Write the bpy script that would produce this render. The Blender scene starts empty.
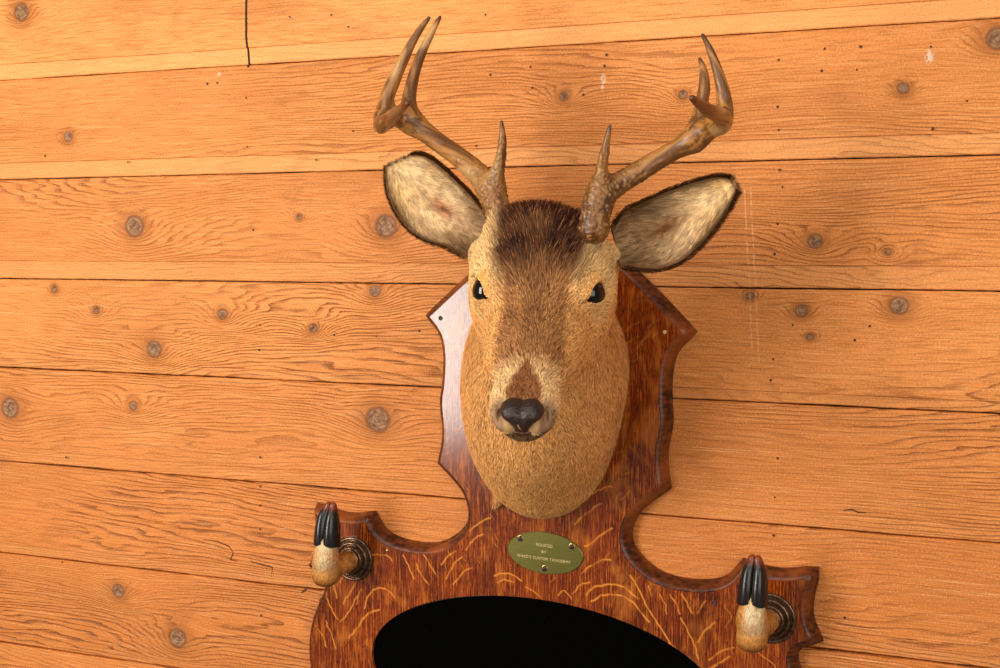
import bpy, bmesh, math, random
import numpy as np
from mathutils import Vector, noise as mnoise
from mathutils.geometry import delaunay_2d_cdt

SC = bpy.context.scene
COL = SC.collection
rng = np.random.default_rng(7)
random.seed(7)
D2R = math.pi / 180
A = lambda *v: np.array(v, dtype=np.float64)

# ------------------------------------------------------------------ view settings, camera
SC.view_settings.view_transform = 'Standard'
SC.view_settings.look = 'None'
SC.view_settings.gamma = 1.0
SC.view_settings.use_curve_mapping = False
SC.view_settings.exposure = 0.13

YAW, PITCH, DIST, FPX = 22.7 * D2R, -3.92 * D2R, 1.62, 1300.0
fwd = A(-math.sin(YAW) * math.cos(PITCH), math.cos(YAW) * math.cos(PITCH), math.sin(PITCH))
cam_pos = A(0, 0, 1.49) - DIST * fwd
cd = bpy.data.cameras.new('camera')
cd.sensor_width = 36.0
cd.lens = FPX * 36.0 / 1000.0
cam = bpy.data.objects.new('camera', cd)
COL.objects.link(cam)
cam.location = cam_pos
cam.rotation_euler = Vector(fwd).to_track_quat('-Z', 'Y').to_euler()
SC.camera = cam


# ------------------------------------------------------------------ node helpers
class NT:
    def __init__(s, name):
        s.m = bpy.data.materials.new(name)
        s.m.use_nodes = True
        s.t = s.m.node_tree
        s.t.nodes.clear()
        s.out = s.t.nodes.new('ShaderNodeOutputMaterial')
        s.b = s.t.nodes.new('ShaderNodeBsdfPrincipled')
        s.t.links.new(s.b.outputs[0], s.out.inputs[0])

    def n(s, k, **kw):
        nd = s.t.nodes.new(k)
        for a, v in kw.items():
            setattr(nd, a, v)
        return nd

    def put(s, v, sock):
        if isinstance(v, bpy.types.NodeSocket):
            s.t.links.new(v, sock)
        else:
            if sock.type == 'RGBA' and len(v) == 3:
                v = (*v, 1)
            sock.default_value = v

    def math(s, op, a, b=0.0, c=None, clamp=False):
        nd = s.n('ShaderNodeMath', operation=op, use_clamp=clamp)
        s.put(a, nd.inputs[0])
        s.put(b, nd.inputs[1])
        if c is not None:
            s.put(c, nd.inputs[2])
        return nd.outputs[0]

    def vmath(s, op, a, b=(0, 0, 0)):
        nd = s.n('ShaderNodeVectorMath', operation=op)
        s.put(a, nd.inputs[0])
        s.put(b, nd.inputs[1])
        return nd.outputs['Value'] if op in ('LENGTH', 'DOT_PRODUCT') else nd.outputs['Vector']

    def mix(s, f, a, b, mode='MIX'):
        nd = s.n('ShaderNodeMix', data_type='RGBA', blend_type=mode)
        s.put(f, nd.inputs[0])
        s.put(a, nd.inputs[6])
        s.put(b, nd.inputs[7])
        return nd.outputs[2]

    def noise(s, vec, scale, detail=3, rough=.5, dist=0.0):
        nd = s.n('ShaderNodeTexNoise')
        s.put(vec, nd.inputs['Vector'])
        nd.inputs['Scale'].default_value = scale
        nd.inputs['Detail'].default_value = detail
        nd.inputs['Roughness'].default_value = rough
        nd.inputs['Distortion'].default_value = dist
        return nd.outputs['Fac']

    def ramp(s, f, stops, interp='LINEAR'):
        nd = s.n('ShaderNodeValToRGB')
        nd.color_ramp.interpolation = interp
        e = nd.color_ramp.elements
        while len(e) < len(stops):
            e.new(.5)
        for el, (p, c) in zip(e, stops):
            el.position = p
            el.color = (*c, 1) if len(c) == 3 else c
        s.put(f, nd.inputs[0])
        return nd.outputs[0]

    def mrange(s, v, a, b, c=0.0, d=1.0, smooth=True):
        nd = s.n('ShaderNodeMapRange', interpolation_type='SMOOTHSTEP' if smooth else 'LINEAR')
        s.put(v, nd.inputs[0])
        for i, x in enumerate((a, b, c, d)):
            nd.inputs[i + 1].default_value = x
        return nd.outputs[0]

    def attr(s, name, out='Color'):
        nd = s.n('ShaderNodeAttribute', attribute_name=name)
        return nd.outputs[out]

    def pos(s):
        return s.n('ShaderNodeTexCoord').outputs['Object']

    def scale(s, v, k):
        return s.vmath('MULTIPLY', v, k)

    def bump(s, h, strength=.5, dist=.001, normal=None):
        nd = s.n('ShaderNodeBump')
        nd.inputs['Strength'].default_value = strength
        nd.inputs['Distance'].default_value = dist
        s.put(h, nd.inputs['Height'])
        if normal is not None:
            s.put(normal, nd.inputs['Normal'])
        s.put(nd.outputs[0], s.b.inputs['Normal'])
        return nd.outputs[0]

    def set(s, **kw):
        names = dict(col='Base Color', rough='Roughness', metal='Metallic', spec='Specular IOR Level', coat='Coat Weight',
                     coatr='Coat Roughness', ior='IOR', sss='Subsurface Weight')
        for k, v in kw.items():
            s.put(v, s.b.inputs[names[k]])
        return s.m


def srgb(r, g, b):
    f = lambda c: (c / 255 / 12.92) if c / 255 <= .04045 else ((c / 255 + .055) / 1.055) ** 2.4
    return (f(r), f(g), f(b))


# ------------------------------------------------------------------ object helpers
def origin_of(parent):
    o = A(0, 0, 0)
    while parent is not None:
        o = o + A(*parent.location)
        parent = parent.parent
    return o


def obj(name, verts, faces, mat, parent=None, smooth=True, origin=None, cols=None, mats=None, attrname='Col'):
    """one mesh object from world-space vertices; origin at its own centre"""
    verts = np.asarray(verts, dtype=np.float64)
    o = verts.mean(0) if origin is None else A(*origin)
    me = bpy.data.meshes.new(name)
    if isinstance(faces, np.ndarray):
        faces = [faces]
    if isinstance(faces, tuple) or (len(faces) and isinstance(faces[0], np.ndarray) and faces[0].ndim == 2):
        # list of arrays with one face size each
        v = (verts - o).astype(np.float32)
        me.vertices.add(len(v))
        me.vertices.foreach_set('co', v.ravel())
        loops = np.concatenate([f.ravel() for f in faces]).astype(np.int32)
        sizes = np.concatenate([np.full(len(f), f.shape[1], np.int32) for f in faces])
        starts = np.concatenate([[0], np.cumsum(sizes)[:-1]]).astype(np.int32)
        me.loops.add(len(loops))
        me.loops.foreach_set('vertex_index', loops)
        me.polygons.add(len(sizes))
        me.polygons.foreach_set('loop_start', starts)
        me.update(calc_edges=True)
        me.validate()
    else:
        me.from_pydata([tuple(p) for p in (verts - o)], [], [tuple(int(i) for i in f) for f in faces])
    if cols is not None:
        c = np.asarray(cols, dtype=np.float32)
        if c.shape[1] == 3:
            c = np.hstack([c, np.ones((len(c), 1), np.float32)])
        at = me.color_attributes.new(attrname, 'FLOAT_COLOR', 'POINT')
        at.data.foreach_set('color', c.ravel())
    for m in (mats or [mat]):
        me.materials.append(m)
    if smooth:
        me.polygons.foreach_set('use_smooth', np.ones(len(me.polygons), dtype=bool))
    me.update()
    ob = bpy.data.objects.new(name, me)
    COL.objects.link(ob)
    if parent is not None:
        ob.parent = parent
    ob.location = o - origin_of(parent)
    return ob


def copy_obj(src, parent, loc):
    c = src.copy()
    COL.objects.link(c)
    c.parent = parent
    c.location = loc
    return c


# ------------------------------------------------------------------ signed-distance sculpting in numpy
def sphere(p, c, r):
    return np.linalg.norm(p - A(*c), axis=-1) - r


def ellipsoid(p, c, r, R=None):
    q = p - A(*c)
    if R is not None:
        q = q @ R
    r = A(*r)
    k0 = np.linalg.norm(q / r, axis=-1)
    k1 = np.linalg.norm(q / (r * r), axis=-1)
    return k0 * (k0 - 1) / np.maximum(k1, 1e-9)


def cone(p, a, b, ra, rb, flat=None):
    """capsule from a to b with radius going from ra to rb"""
    a, b = A(*a), A(*b)
    ab = b - a
    t = np.clip(((p - a) @ ab) / (ab @ ab), 0, 1)
    q = p - a - t[..., None] * ab
    return np.linalg.norm(q, axis=-1) - (ra + (rb - ra) * t)


def smin(a, b, k):
    h = np.clip(.5 + .5 * (b - a) / k, 0, 1)
    return b + (a - b) * h - k * h * (1 - h)


def smax(a, b, k):
    return -smin(-a, -b, k)


def surface(sdf, lo, hi, h, block=8):
    """surface-nets mesh of sdf==0; only blocks near the surface are sampled finely"""
    lo, hi = A(*lo), A(*hi)
    nb = np.ceil((hi - lo) / (h * block)).astype(int)
    n = nb * block + 1
    cs = [lo[i] + (np.arange(nb[i]) + .5) * block * h for i in range(3)]
    G = np.stack(np.meshgrid(*cs, indexing='ij'), -1)
    dc = sdf(G.reshape(-1, 3)).reshape(nb)
    V = np.repeat(np.repeat(np.repeat(np.where(dc > 0, 1., -1.), block, 0), block, 1), block, 2)
    V = np.pad(V, ((0, 1),) * 3, mode='edge').astype(np.float32)
    act = np.argwhere(np.abs(dc) < block * h * 1.35)
    loc = np.stack(np.meshgrid(*[np.arange(block + 1)] * 3, indexing='ij'), -1).reshape(-1, 3)
    for k in range(0, len(act), 400):
        idx = (act[k:k + 400, None, :] * block + loc[None]).reshape(-1, 3)
        V[idx[:, 0], idx[:, 1], idx[:, 2]] = sdf(lo + idx * h)
    S = V < 0
    c = np.zeros(tuple(n - 1), np.int8)
    acc = np.zeros(tuple(n - 1) + (3,), np.float32)
    cnt = np.zeros(tuple(n - 1), np.float32)
    I = [slice(0, -1), slice(1, None)]
    for ax in range(3):
        o1, o2 = [a for a in range(3) if a != ax]
        for i in (0, 1):
            for j in (0, 1):
                s0 = [None] * 3
                s1 = [None] * 3
                s0[ax], s1[ax] = I[0], I[1]
                s0[o1] = s1[o1] = I[i]
                s0[o2] = s1[o2] = I[j]
                v0, v1 = V[tuple(s0)], V[tuple(s1)]
                cr = (v0 < 0) != (v1 < 0)
                t = np.where(cr, v0 / np.where(cr, v0 - v1, 1), 0)
                acc[..., ax] += np.where(cr, t, 0)
                acc[..., o1] += cr * i
                acc[..., o2] += cr * j
                cnt += cr
    cell = np.argwhere(cnt > 0)
    ids = -np.ones(tuple(n - 1), np.int64)
    ids[tuple(cell.T)] = np.arange(len(cell))
    P = lo + (cell + acc[tuple(cell.T)] / cnt[tuple(cell.T)][:, None]) * h
    faces = []
    for ax in range(3):
        o1, o2 = (ax + 1) % 3, (ax + 2) % 3
        s0 = [slice(1, -1)] * 3
        s1 = [slice(1, -1)] * 3
        s0[ax], s1[ax] = slice(0, -1), slice(1, None)
        a, b = S[tuple(s0)], S[tuple(s1)]
        e = np.argwhere(a != b)
        base = e.copy()
        for o in (o1, o2):
            base[:, o] += 1
        d1 = np.zeros(3, int); d1[o1] = 1
        d2 = np.zeros(3, int); d2[o2] = 1
        q = np.stack([ids[tuple((base - d1 - d2).T)], ids[tuple((base - d2).T)], ids[tuple(base.T)], ids[tuple((base - d1).T)]], 1)
        inside_a = a[tuple(e.T)]
        q = np.where(inside_a[:, None], q, q[:, ::-1])
        faces.append(q)
    F = np.concatenate(faces)
    F = F[(F >= 0).all(1)]
    for _ in range(2):
        g = grad(sdf, P)
        P = P - np.clip(sdf(P), -h, h)[:, None] * g * .8
    return P, F


def grad(sdf, P, e=.0006):
    g = np.stack([sdf(P + d) - sdf(P - d) for d in np.eye(3) * e], -1)
    return g / np.maximum(np.linalg.norm(g, axis=1, keepdims=True), 1e-9)


def vnoise(P, scale, seed=0):
    """cheap smooth value noise, numpy"""
    q = P * scale + seed * 17.31
    i = np.floor(q).astype(np.int64)
    f = q - i
    f = f * f * (3 - 2 * f)
    def hsh(a):
        x = (a[:, 0] * 73856093) ^ (a[:, 1] * 19349663) ^ (a[:, 2] * 83492791)
        x = (x ^ (x >> 13)) * 1274126177
        return ((x ^ (x >> 16)) & 65535) / 65535.
    r = 0
    for dx in (0, 1):
        for dy in (0, 1):
            for dz in (0, 1):
                w = (f[:, 0] if dx else 1 - f[:, 0]) * (f[:, 1] if dy else 1 - f[:, 1]) * (f[:, 2] if dz else 1 - f[:, 2])
                r = r + w * hsh(i + np.array([dx, dy, dz]))
    return r


def sample_surface(P, F, n):
    """n random points on a quad mesh -> points, face ids"""
    T = np.concatenate([F[:, [0, 1, 2]], F[:, [0, 2, 3]]]) if F.shape[1] == 4 else F
    a, b, c = P[T[:, 0]], P[T[:, 1]], P[T[:, 2]]
    ar = np.linalg.norm(np.cross(b - a, c - a), axis=1)
    k = rng.choice(len(T), n, p=ar / ar.sum())
    u, v = rng.random(n), rng.random(n)
    m = u + v > 1
    u[m], v[m] = 1 - u[m], 1 - v[m]
    return a[k] + u[:, None] * (b[k] - a[k]) + v[:, None] * (c[k] - a[k]), k


def norm(v):
    return v / np.maximum(np.linalg.norm(v, axis=-1, keepdims=True), 1e-9)


def strands(P, N, flow, L, lift, width, colr, curve=.5):
    """tapered hair blades: root quad + tip triangle.  Returns verts, faces(list), colours"""
    n = len(P)
    t = flow - (flow * N).sum(1, keepdims=True) * N
    t = norm(t + rng.normal(0, .13, (n, 3)))
    t = norm(t - (t * N).sum(1, keepdims=True) * N)
    d0 = norm(N * lift[:, None] + t * (1 - lift)[:, None])
    l2 = lift * (1 - curve)
    d1 = norm(N * l2[:, None] + t * (1 - l2)[:, None])
    side = norm(np.cross(N, t))
    side = norm(side + N * rng.normal(0, .25, (n, 1)))
    r = P - N * .0002
    m = r + d0 * (L * .5)[:, None]
    e = m + d1 * (L * .5)[:, None]
    w = width[:, None] * .5
    V = np.stack([r - side * w, r + side * w, m + side * w * .85, m - side * w * .85, e], 1).reshape(-1, 3)
    b = np.arange(n)[:, None] * 5
    C = np.repeat(colr[:, None, :], 5, 1)
    C[:, 4] = np.clip(C[:, 4] * 1.12, 0, 1)
    C[:, :2] *= .9
    return V, [b + np.array([[0, 1, 2, 3]]), b + np.array([[3, 2, 4]])], C.reshape(-1, 3)


# ------------------------------------------------------------------ materials
def mat_wall():
    M = NT('weathered_pine_boards')
    p = M.pos()
    sep = M.n('ShaderNodeSeparateXYZ')
    M.put(p, sep.inputs[0])
    X, Z = sep.outputs[0], sep.outputs[2]
    at = M.n('ShaderNodeAttribute', attribute_name='Board')
    s3 = M.n('ShaderNodeSeparateColor')
    M.put(at.outputs['Color'], s3.inputs[0])
    tone, strip, rnd = s3.outputs[0], s3.outputs[1], s3.outputs[2]
    # knots bend the grain round themselves
    zshift = None
    disc = None
    halo = None
    halo2 = None
    for (kx, kz, r) in KNOTS:
        if r < .0035:
            continue
        d = M.vmath('LENGTH', M.scale(M.vmath('SUBTRACT', p, (kx, 0, kz)), (1 / (r * 2.9), 0, 1 / (r * 1.8))))
        g = M.math('POWER', 2.718, M.math('MULTIPLY', M.math('MULTIPLY', d, d), -1.0))
        dz = M.math('MULTIPLY', M.math('SUBTRACT', Z, kz), g)
        zshift = dz if zshift is None else M.math('ADD', zshift, dz)
        dd = M.vmath('LENGTH', M.scale(M.vmath('SUBTRACT', p, (kx, 0, kz)), (1 / r, 0, 1 / (r * .95))))
        disc = dd if disc is None else M.math('MINIMUM', disc, dd)
        halo = g if halo is None else M.math('MAXIMUM', halo, g)
        g2 = M.math('POWER', 2.718, M.math('MULTIPLY', d, -.75))
        halo2 = g2 if halo2 is None else M.math('MAXIMUM', halo2, g2)
    off = M.math('MULTIPLY', rnd, 40.0)
    comb = M.n('ShaderNodeCombineXYZ')
    M.put(M.math('ADD', X, off), comb.inputs[0])
    M.put(M.math('SUBTRACT', Z, M.math('MULTIPLY', zshift, .9)), comb.inputs[2])
    q = comb.outputs[0]
    # cathedral grain: slow wave along the board, bands across it
    low = M.noise(M.scale(q, (1.5, 1, 9)), 1.0, 1.5, .4)
    mid = M.noise(M.scale(q, (9, 1, 60)), 1.0, 2, .5)
    sq = M.n('ShaderNodeSeparateXYZ')
    M.put(q, sq.inputs[0])
    fld = M.math('ADD', M.math('MULTIPLY', sq.outputs[2], 175.0), M.math('ADD', M.math('ADD', M.math('MULTIPLY', low, 26.0), M.math('MULTIPLY', mid, 3.2)), M.math('MULTIPLY', halo2, 7.0)))
    band = M.math('FRACT', fld)
    line = M.mrange(band, .45, .93)
    line = M.math('MULTIPLY', line, M.mrange(band, 1.0, .93))
    fine = M.noise(M.scale(q, (6, 1, 900)), 1.0, 3, .6)
    fibre = M.noise(M.scale(q, (25, 1, 420)), 1.0, 4, .65)
    blot = M.noise(M.scale(q, (3, 1, 9)), 1.0, 4, .6)
    strong = M.mrange(M.noise(M.scale(q, (1.6, 1, 6)), 1.0, 1, .5), .38, .66)
    amount = M.math('MULTIPLY', M.math('ADD', M.math('MULTIPLY', strong, .92), .2), s3_contrast(M, at))
    base = M.mix(tone, (.54, .150, .025), (.83, .325, .088))
    base = M.mix(M.math('MULTIPLY', M.mrange(blot, .42, .68), .75), base, (.50, .160, .032))
    line = M.math('MULTIPLY', line, M.mrange(M.noise(M.scale(q, (14, 1, 160)), 1.0, 3, .6), .36, .58, .25, 1.0))
    line = M.math('MAXIMUM', line, 0.0)
    amount = M.math('MAXIMUM', amount, M.math('MULTIPLY', M.mrange(halo, .05, .5), .75))
    base = M.mix(M.math('MULTIPLY', line, amount), base, (.22, .055, .010))
    base = M.mix(M.math('MULTIPLY', M.mrange(fibre, .45, .68), .7), base, (.40, .125, .024))
    base = M.mix(M.math('MULTIPLY', M.mrange(fine, .52, .7), .45), base, (.92, .48, .19))
    base = M.mix(M.math('MULTIPLY', M.mrange(halo, .25, .95), .6), base, (.40, .13, .025))
    base = M.mix(M.math('MULTIPLY', strip, .45), base, (.86, .40, .14))  # bevel strips lightened in colour, standing in for the light they catch
    # rough-sawn speckle across the fibre
    saw = M.noise(M.scale(p, (520, 1, 330)), 1.0, 3, .65)
    base = M.mix(M.math('MULTIPLY', M.mrange(saw, .52, .66), .40), base, (.38, .11, .02))
    base = M.mix(M.math('MULTIPLY', M.mrange(saw, .46, .34), .26), base, (.96, .50, .20))
    chip = M.mrange(M.noise(M.scale(p, (240, 1, 240)), 1.0, 3, .7), .70, .76)
    base = M.mix(M.math('MULTIPLY', chip, .5), base, (.95, .60, .32))
    # rust and dirt smudges
    sm = M.mrange(M.noise(M.scale(p, (9, 1, 16)), 1.0, 5, .7), .58, .74)
    base = M.mix(M.math('MULTIPLY', sm, .45), base, (.33, .10, .025))
    # pale scratches
    scr = M.mrange(M.noise(M.scale(p, (260, 1, 420)), 1.0, 2, .5), .68, .74)
    base = M.mix(M.math('MULTIPLY', scr, .35), base, (.9, .62, .36))
    # knot discs: grey-brown heartwood with a dark bark ring
    kn = M.noise(M.scale(p, (160, 1, 160)), 1.0, 4, .6)
    base = M.mix(M.math('MULTIPLY', M.mrange(disc, 2.6, 1.1), .45), base, (.36, .11, .02))
    dsc = M.math('ADD', disc, M.math('MULTIPLY', M.math('SUBTRACT', kn, .5), .35))
    kcol = M.mix(M.mrange(kn, .35, .65), (.16, .065, .026), (.38, .20, .10))
    ring = M.math('FRACT', M.math('MULTIPLY', dsc, 3.2))
    kcol = M.mix(M.math('MULTIPLY', M.mrange(ring, .6, .95), .45), kcol, (.10, .035, .015))
    base = M.mix(M.mrange(dsc, 1.25, .95), base, (.23, .078, .025))
    base = M.mix(M.mrange(dsc, .95, .80), base, kcol)
    # board joint where two lengths meet, above the top gap
    jx = M.math('ABSOLUTE', M.math('ADD', M.math('SUBTRACT', X, -.3645), M.math('MULTIPLY', M.math('SUBTRACT', M.noise(p, 14, 2), .5), .008)))
    jm = M.math('MULTIPLY', M.mrange(jx, .0021, .0013), M.mrange(Z, 1.836, 1.838))
    base = M.mix(jm, base, (.012, .006, .003))
    # pair of pale rubbed lines running down the boards
    for sx in (.3045, .3115):
        lx = M.math('ABSOLUTE', M.math('SUBTRACT', M.math('SUBTRACT', X, sx), M.math('MULTIPLY', M.math('SUBTRACT', 1.66, Z), .062)))
        lm = M.math('MULTIPLY', M.mrange(lx, .0014, .0005), M.math('MULTIPLY', M.mrange(Z, 1.462, 1.47), M.mrange(Z, 1.67, 1.66)))
        lm = M.math('MULTIPLY', lm, M.mrange(M.noise(p, 260, 3), .35, .6))
        base = M.mix(M.math('MULTIPLY', lm, .28), base, (.95, .68, .38))
    # dabs of old whitish paint
    for (px_, pz_, rx_, rz_) in ((.134, 1.794, .004, .011), (-.410, 1.830, .004, .003), (.503, 1.804, .005, .008)):
        pd = M.vmath('LENGTH', M.scale(M.vmath('SUBTRACT', p, (px_, 0, pz_)), (1 / rx_, 0, 1 / rz_)))
        pm = M.math('MULTIPLY', M.mrange(pd, 1.3, .5), M.mrange(M.noise(p, 330, 3), .42, .6))
        base = M.mix(M.math('MULTIPLY', pm, .7), base, (.72, .58, .48))
    h = M.math('ADD', M.math('MULTIPLY', line, M.math('MULTIPLY', amount, -1.1)), M.math('MULTIPLY', fibre, -.8))
    h = M.math('ADD', h, M.math('ADD', M.math('MULTIPLY', kn, .25), M.math('MULTIPLY', saw, .5)))
    M.bump(h, .75, .0015)
    return M.set(col=base, rough=M.mrange(fibre, .3, .7, .45, .65), spec=.2)


def s3_contrast(M, at):
    return at.outputs['Alpha']


def mat_oak():
    M = NT('dark_quartersawn_oak')
    p = M.pos()
    c = M.n('ShaderNodeSeparateColor')
    M.put(M.attr('Fleck'), c.inputs[0])
    fleck = c.outputs[0]
    g = M.noise(M.scale(p, (520, 1, 22)), 1.0, 4, .6)
    g2 = M.noise(M.scale(p, (1100, 1, 70)), 1.0, 2, .6)
    big = M.noise(M.scale(p, (22, 1, 3)), 1.0, 3, .5)
    speck = M.noise(M.scale(p, (500, 1, 160)), 1.0, 2, .7)
    base = M.mix(M.mrange(big, .3, .7), (.080, .008, .001), (.22, .030, .003))
    base = M.mix(M.math('MULTIPLY', M.mrange(g, .46, .66), .75), base, (.56, .130, .012))
    base = M.mix(M.math('MULTIPLY', M.mrange(g2, .50, .62), .85), base, (.035, .006, .002))
    base = M.mix(M.math('MULTIPLY', M.mrange(speck, .52, .68), .6), base, (.035, .006, .002))
    soft = M.mrange(M.noise(M.scale(p, (34, 1, 15)), 1.0, 3, .6, .8), .5, .72)
    base = M.mix(M.math('MULTIPLY', soft, .35), base, (.66, .20, .028))
    fl = M.math('MULTIPLY', fleck, M.mrange(M.noise(M.scale(p, (600, 1, 200)), 1.0, 2), .25, .5, .55, 1))
    base = M.mix(fl, base, (.80, .28, .035))
    M.bump(M.math('ADD', M.math('MULTIPLY', g2, -1), M.math('MULTIPLY', fl, .6)), .15, .0003)
    return M.set(col=base, rough=.15, spec=.62)


def mat_oak_edge():
    M = NT('dark_stained_oak_edge')
    p = M.pos()
    g = M.noise(M.scale(p, (90, 90, 240)), 1.0, 4, .6)
    big = M.noise(p, 14, 3, .5)
    base = M.mix(M.mrange(g, .35, .68), (.030, .007, .003), (.15, .034, .009))
    base = M.mix(M.math('MULTIPLY', M.mrange(big, .45, .68), .6), base, (.36, .085, .016))
    M.bump(g, .25, .0006)
    return M.set(col=base, rough=.36, spec=.35)


def mat_attr(name, rough=.6, spec=.3, noise_k=0.0, bump=0.0, bscale=400, coat=0.0, sss=0.0):
    M = NT(name)
    col = M.attr('Col')
    p = M.pos()
    n = M.noise(p, bscale, 3, .6)
    if noise_k:
        col = M.mix(M.math('MULTIPLY', n, noise_k), col, M.mix(1.0, col, (.35, .3, .28), 'MULTIPLY'))
    if bump:
        M.bump(n, bump, .001)
    return M.set(col=col, rough=rough, spec=spec, coat=coat, coatr=.15)


def mat_flat(name, col, rough=.5, metal=0.0, spec=.5, coat=0.0, var=.25, scale=300, bump=.1):
    M = NT(name)
    n = M.noise(M.pos(), scale, 3, .6)
    dark = tuple(c * (1 - var) for c in col)
    lite = tuple(min(1, c * (1 + var)) for c in col)
    M.bump(n, bump, .0004)
    return M.set(col=M.mix(n, dark, lite), rough=rough, metal=metal, spec=spec, coat=coat, coatr=.1)


# knots and nail holes of the board wall: x, z, radius in metres on the wall
KNOTS = [(-0.555, 1.627, 0.0150), (-0.158, 1.625, 0.0150), (-0.175, 1.541, 0.0075), (-0.625, 1.508, 0.0055), (-0.7, 1.537, 0.0052), (-0.525, 1.455, 0.0120), (-0.41, 1.506, 0.0070), (-0.267, 1.491, 0.0060), (-0.788, 1.359, 0.0155), (-0.563, 1.373, 0.0065), (-0.172, 1.374, 0.0170), (-0.596, 1.103, 0.0100), (-0.494, 1.046, 0.0140), (0.385, 1.605, 0.0082), (0.464, 1.593, 0.0036), (0.312, 1.542, 0.0045), (0.371, 1.526, 0.0068), (0.477, 1.534, 0.0099), (0.381, 1.497, 0.004), (0.477, 1.771, 0.0062), (-0.668, 1.755, 0.0070), (0.084, 1.779, 0.0055), (-0.748, 1.936, 0.0128), (0.572, 1.819, 0.0120), (-0.287, 1.638, 0.0038), (0.231, 1.775, 0.0052)]
NAILS = [(0.3412, 1.8089), (0.3409, 1.7564), (0.3424, 1.7305), (0.3442, 1.6855), (0.3478, 1.6663), (0.3428, 1.6245), (0.3399, 1.5904), (0.3399, 1.4703), (0.3374, 1.446), (0.3467, 1.3562), (0.3439, 1.3106), (0.3434, 1.2661), (0.4251, 1.1788), (-0.3671, 1.797), (-0.3666, 1.7318), (-0.3588, 1.6208), (-0.3496, 1.4929), (-0.3517, 1.459), (-0.3523, 1.313), (-0.3529, 1.2732), (-0.3533, 1.2469), (-0.3537, 1.2138), (-0.3539, 1.0943), (0.392, 1.8183), (0.4309, 1.8182), (0.3891, 1.7942), (0.4271, 1.7934), (0.5044, 1.8139), (0.5425, 1.7546), (0.5084, 1.726), (-0.5635, 1.7167), (-0.2602, 1.7119), (-0.2108, 1.8808), (-0.2047, 1.7477), (-0.2357, 1.8977), (-0.0187, 1.8831), (0.0409, 1.8167), (0.0435, 1.7913), (-0.012, 1.8098), (-0.031, 1.7234), (0.1353, 1.813), (0.1091, 1.78), (0.1378, 1.8258), (-0.2354, 1.4825), (-0.173, 1.4828), (-0.1109, 1.4909), (-0.685, 1.292), (-0.4292, 1.8184), (-0.413, 1.819), (-0.7107, 1.7289), (-0.6969, 1.1354), (0.4304, 1.4947), (0.4463, 1.5107), (0.3615, 1.5098)]


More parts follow.
